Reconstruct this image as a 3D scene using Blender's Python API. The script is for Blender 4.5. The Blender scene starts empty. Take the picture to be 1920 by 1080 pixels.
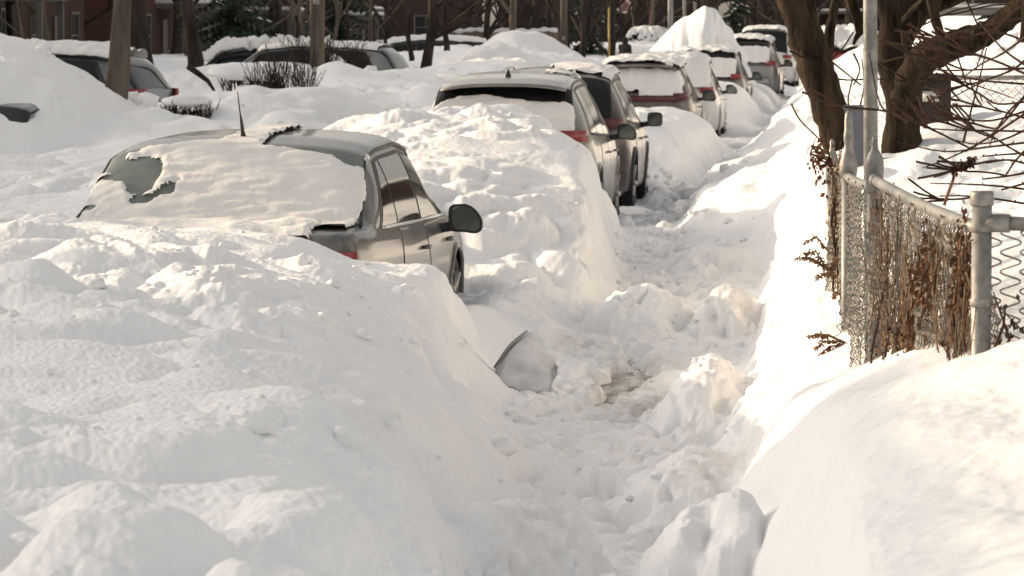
import bpy, math, random
import numpy as np
from mathutils import Vector, Matrix

# ------------------------------------------------------------------ camera, light, exposure
SC = bpy.context.scene
COL = SC.collection
FPX = 8000.0                      # focal length in pixels of a 1920 px wide frame
CAM_H = 1.94
PITCH = math.atan(458 / FPX)
YAW = math.atan(580 / FPX * math.cos(PITCH))
cam_d = bpy.data.cameras.new('camera')
cam = bpy.data.objects.new('camera', cam_d)
COL.objects.link(cam)
cam.location = (0, 0, CAM_H)
cam.rotation_euler = (math.pi / 2 - PITCH, 0, YAW)
cam_d.sensor_width = 36
cam_d.lens = 36 * FPX / 1920
cam_d.clip_start = 0.5
cam_d.clip_end = 3000
cam_d.dof.use_dof = True
cam_d.dof.focus_distance = 20
cam_d.dof.aperture_fstop = 16.0
SC.camera = cam

SUN_EL = math.radians(15.5)
SUN_AZ = math.radians(19)         # from -X (left) towards +Y (ahead)
SUN_DIR = Vector((-math.cos(SUN_EL) * math.cos(SUN_AZ), math.cos(SUN_EL) * math.sin(SUN_AZ), math.sin(SUN_EL)))

world = bpy.data.worlds.new('World')
SC.world = world
world.use_nodes = True
wn = world.node_tree
wn.nodes.clear()
w_out = wn.nodes.new('ShaderNodeOutputWorld')
w_bg = wn.nodes.new('ShaderNodeBackground')
w_sky = wn.nodes.new('ShaderNodeTexSky')
w_hsv = wn.nodes.new('ShaderNodeHueSaturation')
w_mul = wn.nodes.new('ShaderNodeMix')
w_sky.sky_type = 'NISHITA'
w_sky.sun_disc = False
w_sky.sun_elevation = SUN_EL
# a rotation of 0 puts the sun on +Y and turns clockwise seen from above
w_sky.sun_rotation = math.atan2(SUN_DIR.x, SUN_DIR.y)
w_sky.air_density = 1.0
w_sky.dust_density = 3.0
w_sky.ozone_density = 1.0
w_hsv.inputs['Saturation'].default_value = 0.30
w_mul.data_type = 'RGBA'
w_mul.blend_type = 'MULTIPLY'
w_mul.inputs[0].default_value = 1.0
w_mul.inputs[7].default_value = (1.0, 0.927, 0.832, 1)
wn.links.new(w_sky.outputs[0], w_hsv.inputs['Color'])
wn.links.new(w_hsv.outputs[0], w_mul.inputs[6])
wn.links.new(w_mul.outputs[2], w_bg.inputs[0])
w_bg.inputs[1].default_value = 0.145
wn.links.new(w_bg.outputs[0], w_out.inputs[0])

sun_d = bpy.data.lights.new('sun', 'SUN')
sun_d.energy = 2.5
sun_d.angle = math.radians(0.6)
sun_d.color = (1.0, 0.77, 0.51)
sun = bpy.data.objects.new('sun', sun_d)
COL.objects.link(sun)
sun.rotation_euler = (-SUN_DIR).to_track_quat('-Z', 'Y').to_euler()

SC.view_settings.view_transform = 'Standard'
SC.view_settings.look = 'None'
SC.view_settings.gamma = 1.0
SC.view_settings.exposure = 1.12
SC.view_settings.use_curve_mapping = False

# ------------------------------------------------------------------ helpers
_f = Vector((-math.sin(YAW) * math.cos(PITCH), math.cos(YAW) * math.cos(PITCH), -math.sin(PITCH)))
_r = Vector((math.cos(YAW), math.sin(YAW), 0))
_u = Vector((-math.sin(YAW) * math.sin(PITCH), math.cos(YAW) * math.sin(PITCH), math.cos(PITCH)))


def at(px, py, Y):
    """the point at street depth Y that the photograph shows at pixel px, py"""
    d = _f + _r * ((px - 960) / FPX) + _u * ((540 - py) / FPX)
    d = d * (Y / d.y)
    return Vector((d.x, d.y, d.z + CAM_H))


def tag(o, label=None, cat=None, group=None, kind=None):
    if label: o['label'] = label
    if cat: o['category'] = cat
    if group: o['group'] = group
    if kind: o['kind'] = kind
    return o


def empty(name, loc=(0, 0, 0), rz=0.0):
    o = bpy.data.objects.new(name, None)
    o.empty_display_size = 0.2
    COL.objects.link(o)
    o.location = loc
    o.rotation_euler = (0, 0, rz)
    return o


def link_mesh(name, verts, faces, mat, parent=None, smooth=True):
    me = bpy.data.meshes.new(name)
    me.from_pydata([tuple(v) for v in verts], [], faces)
    if smooth:
        me.polygons.foreach_set('use_smooth', np.ones(len(me.polygons), dtype=bool))
    me.update()
    if mat: me.materials.append(mat)
    o = bpy.data.objects.new(name, me)
    COL.objects.link(o)
    if parent: o.parent = parent
    return o


def link_like(name, src, parent=None, loc=(0, 0, 0), rot=(0, 0, 0)):
    o = bpy.data.objects.new(name, src.data)
    COL.objects.link(o)
    if parent: o.parent = parent
    o.location = loc
    o.rotation_euler = rot
    return o


class MB:
    """collects shapes, then links them as one mesh object"""
    def __init__(self):
        self.v = []
        self.f = []

    def add(self, vs, fs):
        n = len(self.v)
        self.v.extend([tuple(p) for p in vs])
        self.f.extend([tuple(i + n for i in f) for f in fs])
        return self

    def box(self, c, s, rz=0.0, bevel=0.0):
        cx, cy, cz = c
        hx, hy, hz = s[0] / 2, s[1] / 2, s[2] / 2
        b = min(bevel, hx * .9, hy * .9, hz * .9)
        ca, sa = math.cos(rz), math.sin(rz)
        if b <= 0:
            pts = [(x, y, z) for z in (-hz, hz) for x, y in ((-hx, -hy), (hx, -hy), (hx, hy), (-hx, hy))]
            fs = [(3, 2, 1, 0), (4, 5, 6, 7), (0, 1, 5, 4), (1, 2, 6, 5), (2, 3, 7, 6), (3, 0, 4, 7)]
        else:
            pts = []
            rings = [(-hz, b), (-hz + b, 0), (hz - b, 0), (hz, b)]
            for z, ins in rings:
                X, Y = hx - ins, hy - ins
                c2 = b if ins == 0 else 0.0
                c2 = b * .6
                pts += [(-X + c2, -Y, z), (X - c2, -Y, z), (X, -Y + c2, z), (X, Y - c2, z), (X - c2, Y, z), (-X + c2, Y, z), (-X, Y - c2, z), (-X, -Y + c2, z)]
            fs = [tuple(range(7, -1, -1)), tuple(range(24, 32))]
            for k in range(3):
                for i in range(8):
                    j = (i + 1) % 8
                    fs.append((k * 8 + i, k * 8 + j, k * 8 + 8 + j, k * 8 + 8 + i))
        self.add([(cx + x * ca - y * sa, cy + x * sa + y * ca, cz + z) for x, y, z in pts], fs)
        return self

    def tube(self, pts, rad, n=8, cap=True):
        pts = [Vector(p) for p in pts]
        m = len(pts)
        if not hasattr(rad, '__len__'):
            rad = [rad] * m
        t0 = (pts[1] - pts[0]).normalized()
        ref = Vector((0, 0, 1)) if abs(t0.z) < 0.9 else Vector((1, 0, 0))
        nrm = t0.cross(ref).normalized()
        vs = []
        for i in range(m):
            a = pts[max(0, i - 1)]
            b = pts[min(m - 1, i + 1)]
            t = (b - a)
            t = t.normalized() if t.length > 1e-9 else t0
            nrm = (nrm - t * nrm.dot(t))
            nrm = nrm.normalized() if nrm.length > 1e-6 else t.orthogonal().normalized()
            bi = t.cross(nrm)
            for k in range(n):
                a_ = 2 * math.pi * k / n
                vs.append(pts[i] + (nrm * math.cos(a_) + bi * math.sin(a_)) * rad[i])
        fs = []
        for i in range(m - 1):
            for k in range(n):
                k2 = (k + 1) % n
                fs.append((i * n + k, i * n + k2, (i + 1) * n + k2, (i + 1) * n + k))
        if cap:
            fs.append(tuple(range(n - 1, -1, -1)))
            fs.append(tuple((m - 1) * n + k for k in range(n)))
        return self.add(vs, fs)

    def lathe(self, prof, c=(0, 0, 0), n=20, axis='z'):
        """prof: list of (radius, height)"""
        vs = []
        for r, h in prof:
            for k in range(n):
                a = 2 * math.pi * k / n
                x, y, z = r * math.cos(a), r * math.sin(a), h
                if axis == 'x': x, y, z = z, x, y
                if axis == 'y': x, y, z = x, z, y
                vs.append((c[0] + x, c[1] + y, c[2] + z))
        fs = []
        for i in range(len(prof) - 1):
            for k in range(n):
                k2 = (k + 1) % n
                fs.append((i * n + k, i * n + k2, (i + 1) * n + k2, (i + 1) * n + k))
        fs.append(tuple(range(n - 1, -1, -1)))
        fs.append(tuple((len(prof) - 1) * n + k for k in range(n)))
        return self.add(vs, fs)

    def quad(self, a, b, c, d):
        return self.add([a, b, c, d], [(0, 1, 2, 3)])

    def build(self, name, mat, parent=None, smooth=True):
        return link_mesh(name, self.v, self.f, mat, parent, smooth)


# ------------------------------------------------------------------ noise
_rs = np.random.RandomState(7)
_perm = _rs.permutation(256)
_grad = _rs.normal(size=(256, 3))
_grad /= np.linalg.norm(_grad, axis=1)[:, None]


def perlin(x, y, z):
    x = np.asarray(x, float); y = np.asarray(y, float); z = np.asarray(z, float)
    x, y, z = np.broadcast_arrays(x, y, z)
    xi = np.floor(x).astype(int); yi = np.floor(y).astype(int); zi = np.floor(z).astype(int)
    xf = x - xi; yf = y - yi; zf = z - zi
    fade = lambda t: t * t * t * (t * (t * 6 - 15) + 10)
    u, v, w = fade(xf), fade(yf), fade(zf)
    def corner(dx, dy, dz):
        h = _perm[(_perm[(_perm[(xi + dx) & 255] + yi + dy) & 255] + zi + dz) & 255]
        g = _grad[h]
        return g[..., 0] * (xf - dx) + g[..., 1] * (yf - dy) + g[..., 2] * (zf - dz)
    x00 = corner(0, 0, 0) * (1 - u) + corner(1, 0, 0) * u
    x10 = corner(0, 1, 0) * (1 - u) + corner(1, 1, 0) * u
    x01 = corner(0, 0, 1) * (1 - u) + corner(1, 0, 1) * u
    x11 = corner(0, 1, 1) * (1 - u) + corner(1, 1, 1) * u
    return ((x00 * (1 - v) + x10 * v) * (1 - w) + (x01 * (1 - v) + x11 * v) * w) * 1.6


def sstep(a, b, x):
    t = np.clip((x - a) / (b - a), 0, 1)
    return t * t * (3 - 2 * t)


def gsmooth(a, sig, axis):
    if sig <= 0: return a
    r = int(max(1, round(3 * sig)))
    k = np.exp(-0.5 * (np.arange(-r, r + 1) / sig) ** 2)
    k /= k.sum()
    pad = [(0, 0)] * a.ndim
    pad[axis] = (r, r)
    p = np.pad(a, pad, mode='edge')
    out = np.zeros_like(a)
    n = a.shape[axis]
    for i, kk in enumerate(k):
        sl = [slice(None)] * a.ndim
        sl[axis] = slice(i, i + n)
        out += kk * p[tuple(sl)]
    return out


# ------------------------------------------------------------------ materials
def new_mat(name):
    m = bpy.data.materials.new(name)
    m.use_nodes = True
    nt = m.node_tree
    return m, nt, nt.nodes['Principled BSDF']


def noisy_mat(name, c1, c2, scale=8.0, rough=0.8, detail=6.0, bump=0.0, bump_scale=None, metallic=0.0, stretch=(1, 1, 1), spec=0.3, lo=0.35, hi=0.65):
    m, nt, b = new_mat(name)
    N, L = nt.nodes, nt.links
    tc = N.new('ShaderNodeTexCoord')
    mp = N.new('ShaderNodeMapping')
    mp.inputs['Scale'].default_value = stretch
    L.new(tc.outputs['Object'], mp.inputs[0])
    nz = N.new('ShaderNodeTexNoise')
    nz.inputs['Scale'].default_value = scale
    nz.inputs['Detail'].default_value = detail
    nz.inputs['Roughness'].default_value = 0.6
    L.new(mp.outputs[0], nz.inputs['Vector'])
    rp = N.new('ShaderNodeValToRGB')
    rp.color_ramp.elements[0].position = lo
    rp.color_ramp.elements[1].position = hi
    rp.color_ramp.elements[0].color = (*c1, 1)
    rp.color_ramp.elements[1].color = (*c2, 1)
    L.new(nz.outputs[0], rp.inputs[0])
    L.new(rp.outputs[0], b.inputs['Base Color'])
    b.inputs['Roughness'].default_value = rough
    b.inputs['Metallic'].default_value = metallic
    b.inputs['Specular IOR Level'].default_value = spec
    if bump > 0:
        n2 = N.new('ShaderNodeTexNoise')
        n2.inputs['Scale'].default_value = bump_scale or scale * 3
        n2.inputs['Detail'].default_value = 4
        L.new(mp.outputs[0], n2.inputs['Vector'])
        bp = N.new('ShaderNodeBump')
        bp.inputs['Strength'].default_value = bump
        bp.inputs['Distance'].default_value = 0.02
        L.new(n2.outputs[0], bp.inputs['Height'])
        L.new(bp.outputs[0], b.inputs['Normal'])
    return m


def paint_mat(name, rgb, metallic=0.5, rough=0.32, film=0.35):
    """car paint under a film of road salt"""
    m, nt, b = new_mat(name)
    N, L = nt.nodes, nt.links
    tc = N.new('ShaderNodeTexCoord')
    nz = N.new('ShaderNodeTexNoise')
    nz.inputs['Scale'].default_value = 3.0
    nz.inputs['Detail'].default_value = 8
    nz.inputs['Roughness'].default_value = 0.7
    L.new(tc.outputs['Object'], nz.inputs['Vector'])
    rp = N.new('ShaderNodeValToRGB')
    rp.color_ramp.elements[0].position = 0.42
    rp.color_ramp.elements[1].position = 0.75
    rp.color_ramp.elements[0].color = (0, 0, 0, 1)
    rp.color_ramp.elements[1].color = (film, film, film, 1)
    L.new(nz.outputs[0], rp.inputs[0])
    mx = N.new('ShaderNodeMix')
    mx.data_type = 'RGBA'
    mx.inputs[6].default_value = (*rgb, 1)
    mx.inputs[7].default_value = (0.42, 0.40, 0.37, 1)
    L.new(rp.outputs[0], mx.inputs[0])
    L.new(mx.outputs[2], b.inputs['Base Color'])
    mr = N.new('ShaderNodeMapRange')
    mr.inputs['To Min'].default_value = rough
    mr.inputs['To Max'].default_value = rough + 0.5
    L.new(rp.outputs[0], mr.inputs['Value'])
    L.new(mr.outputs[0], b.inputs['Roughness'])
    b.inputs['Metallic'].default_value = metallic
    b.inputs['Coat Weight'].default_value = 0.45
    b.inputs['Coat Roughness'].default_value = 0.08
    return m


def plain_mat(name, rgb, rough=0.5, metallic=0.0, spec=0.5):
    return noisy_mat(name, tuple(c * 0.88 for c in rgb), tuple(min(1, c * 1.1) for c in rgb), 14, rough, 4, 0, None, metallic, (1, 1, 1), spec)


def snow_mat(name, tint=(0.83, 0.83, 0.835), grain=0.25):
    m, nt, b = new_mat(name)
    N, L = nt.nodes, nt.links
    tc = N.new('ShaderNodeTexCoord')
    dirt = N.new('ShaderNodeAttribute')
    dirt.attribute_name = 'dirt'
    nz = N.new('ShaderNodeTexNoise')
    nz.inputs['Scale'].default_value = 5.0
    nz.inputs['Detail'].default_value = 8
    nz.inputs['Roughness'].default_value = 0.7
    L.new(tc.outputs['Object'], nz.inputs['Vector'])
    ramp = N.new('ShaderNodeValToRGB')
    ramp.color_ramp.elements[0].position = 0.3
    ramp.color_ramp.elements[1].position = 0.7
    ramp.color_ramp.elements[0].color = (tint[0] * 0.96, tint[1] * 0.955, tint[2] * 0.95, 1)
    ramp.color_ramp.elements[1].color = (*tint, 1)
    L.new(nz.outputs[0], ramp.inputs[0])
    # grit trodden into the path
    n3 = N.new('ShaderNodeTexNoise')
    n3.inputs['Scale'].default_value = 9.0
    n3.inputs['Detail'].default_value = 10
    n3.inputs['Roughness'].default_value = 0.75
    L.new(tc.outputs['Object'], n3.inputs['Vector'])
    r3 = N.new('ShaderNodeMapRange')
    r3.inputs['From Min'].default_value = 0.38
    r3.inputs['From Max'].default_value = 0.78
    L.new(n3.outputs[0], r3.inputs['Value'])
    ml = N.new('ShaderNodeMath')
    ml.operation = 'MULTIPLY'
    L.new(dirt.outputs['Fac'], ml.inputs[0])
    L.new(r3.outputs[0], ml.inputs[1])
    mx = N.new('ShaderNodeMix')
    mx.data_type = 'RGBA'
    mx.inputs[7].default_value = (0.30, 0.25, 0.20, 1)
    L.new(ml.outputs[0], mx.inputs[0])
    L.new(ramp.outputs[0], mx.inputs[6])
    L.new(mx.outputs[2], b.inputs['Base Color'])
    b.inputs['Roughness'].default_value = 0.75
    b.inputs['Specular IOR Level'].default_value = 0.2
    b.inputs['Subsurface Weight'].default_value = 0.0
    g = N.new('ShaderNodeTexNoise')
    g.inputs['Scale'].default_value = 28
    g.inputs['Detail'].default_value = 6
    L.new(tc.outputs['Object'], g.inputs['Vector'])
    bp = N.new('ShaderNodeBump')
    bp.inputs['Strength'].default_value = grain
    bp.inputs['Distance'].default_value = 0.03
    L.new(g.outputs[0], bp.inputs['Height'])
    L.new(bp.outputs[0], b.inputs['Normal'])
    return m


M = {}
M['snow'] = snow_mat('snow')
M['car_snow'] = snow_mat('car_snow', (0.78, 0.765, 0.75), 0.25)
M['dusty_warm_snow'] = snow_mat('dusty_warm_snow', (0.76, 0.74, 0.72), 0.16)  # dirtier snow, with the beige of warm sunlight also put into its colour
M['concrete'] = noisy_mat('concrete', (0.17, 0.14, 0.115), (0.62, 0.59, 0.55), 16, 0.8, 10, 0.15, None, 0.0, (1, 0.16, 1))
M['asphalt'] = noisy_mat('asphalt', (0.035, 0.035, 0.036), (0.07, 0.068, 0.066), 30, 0.9, 6, 0.3)
M['glass'] = plain_mat('car_glass', (0.010, 0.011, 0.011), 0.07, 0, 0.3)
M['frost_glass'] = noisy_mat('frosted_glass', (0.10, 0.125, 0.115), (0.17, 0.19, 0.175), 5, 0.35, 5, 0, None, 0, (1, 1, 1), 0.5)
M['mirror_glass'] = plain_mat('mirror_glass', (0.20, 0.225, 0.22), 0.05, 0.85)
M['black'] = plain_mat('black_plastic', (0.018, 0.017, 0.017), 0.5)
M['rubber'] = plain_mat('rubber', (0.02, 0.019, 0.018), 0.8, 0, 0.2)
M['alloy'] = plain_mat('alloy', (0.30, 0.29, 0.28), 0.35, 0.8)
M['chrome'] = plain_mat('chrome', (0.55, 0.54, 0.52), 0.2, 0.9)
M['red_lens'] = plain_mat('red_lens', (0.20, 0.014, 0.016), 0.22, 0, 0.5)
M['dim_lens'] = plain_mat('dim_red_lens', (0.075, 0.014, 0.015), 0.3, 0, 0.4)
M['pink_lens'] = plain_mat('clear_lens', (0.45, 0.28, 0.27), 0.2, 0, 0.6)
M['galv'] = noisy_mat('galvanised_steel', (0.17, 0.165, 0.155), (0.30, 0.29, 0.27), 20, 0.5, 6, 0.1, None, 0.35)
M['galv_old'] = noisy_mat('weathered_wire', (0.14, 0.13, 0.115), (0.32, 0.30, 0.27), 30, 0.6, 6, 0, None, 0.3)
M['bark'] = noisy_mat('bark', (0.010, 0.007, 0.005), (0.058, 0.041, 0.026), 14, 0.95, 10, 1.0, 34, 0, (1, 1, 0.22), 0.1)
M['bark_far'] = noisy_mat('bark_far', (0.018, 0.014, 0.012), (0.055, 0.043, 0.036), 6, 0.95, 6, 0.5, 18, 0, (1, 1, 0.2), 0.1)
M['bark_pale'] = noisy_mat('pale_bark', (0.07, 0.056, 0.046), (0.15, 0.125, 0.10), 6, 0.95, 6, 0.4, 18, 0, (1, 1, 0.2), 0.1)
M['pole_wood'] = noisy_mat('pole_wood', (0.07, 0.058, 0.047), (0.15, 0.125, 0.10), 8, 0.9, 8, 0.4, 20, 0, (1, 1, 0.1), 0.1)
M['twig'] = noisy_mat('twig_bark', (0.035, 0.018, 0.012), (0.085, 0.045, 0.03), 12, 0.8, 4, 0, None, 0, (1, 1, 1), 0.2)
M['dry'] = noisy_mat('dry_plant', (0.13, 0.075, 0.042), (0.30, 0.19, 0.11), 20, 0.9, 4, 0, None, 0, (1, 1, 1), 0.1)
M['dead_leaf'] = noisy_mat('dead_leaf', (0.085, 0.043, 0.025), (0.21, 0.118, 0.066), 25, 0.9, 4, 0, None, 0, (1, 1, 1), 0.1)
M['needle'] = noisy_mat('needle', (0.012, 0.022, 0.014), (0.05, 0.075, 0.048), 3, 0.8, 4, 0, None, 0, (1, 1, 1), 0.2)
# ------------------------------------------------------------------ snow-covered street
def rise(Y):
    return 0.0055 * np.maximum(0, np.asarray(Y, float) - 75)


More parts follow.
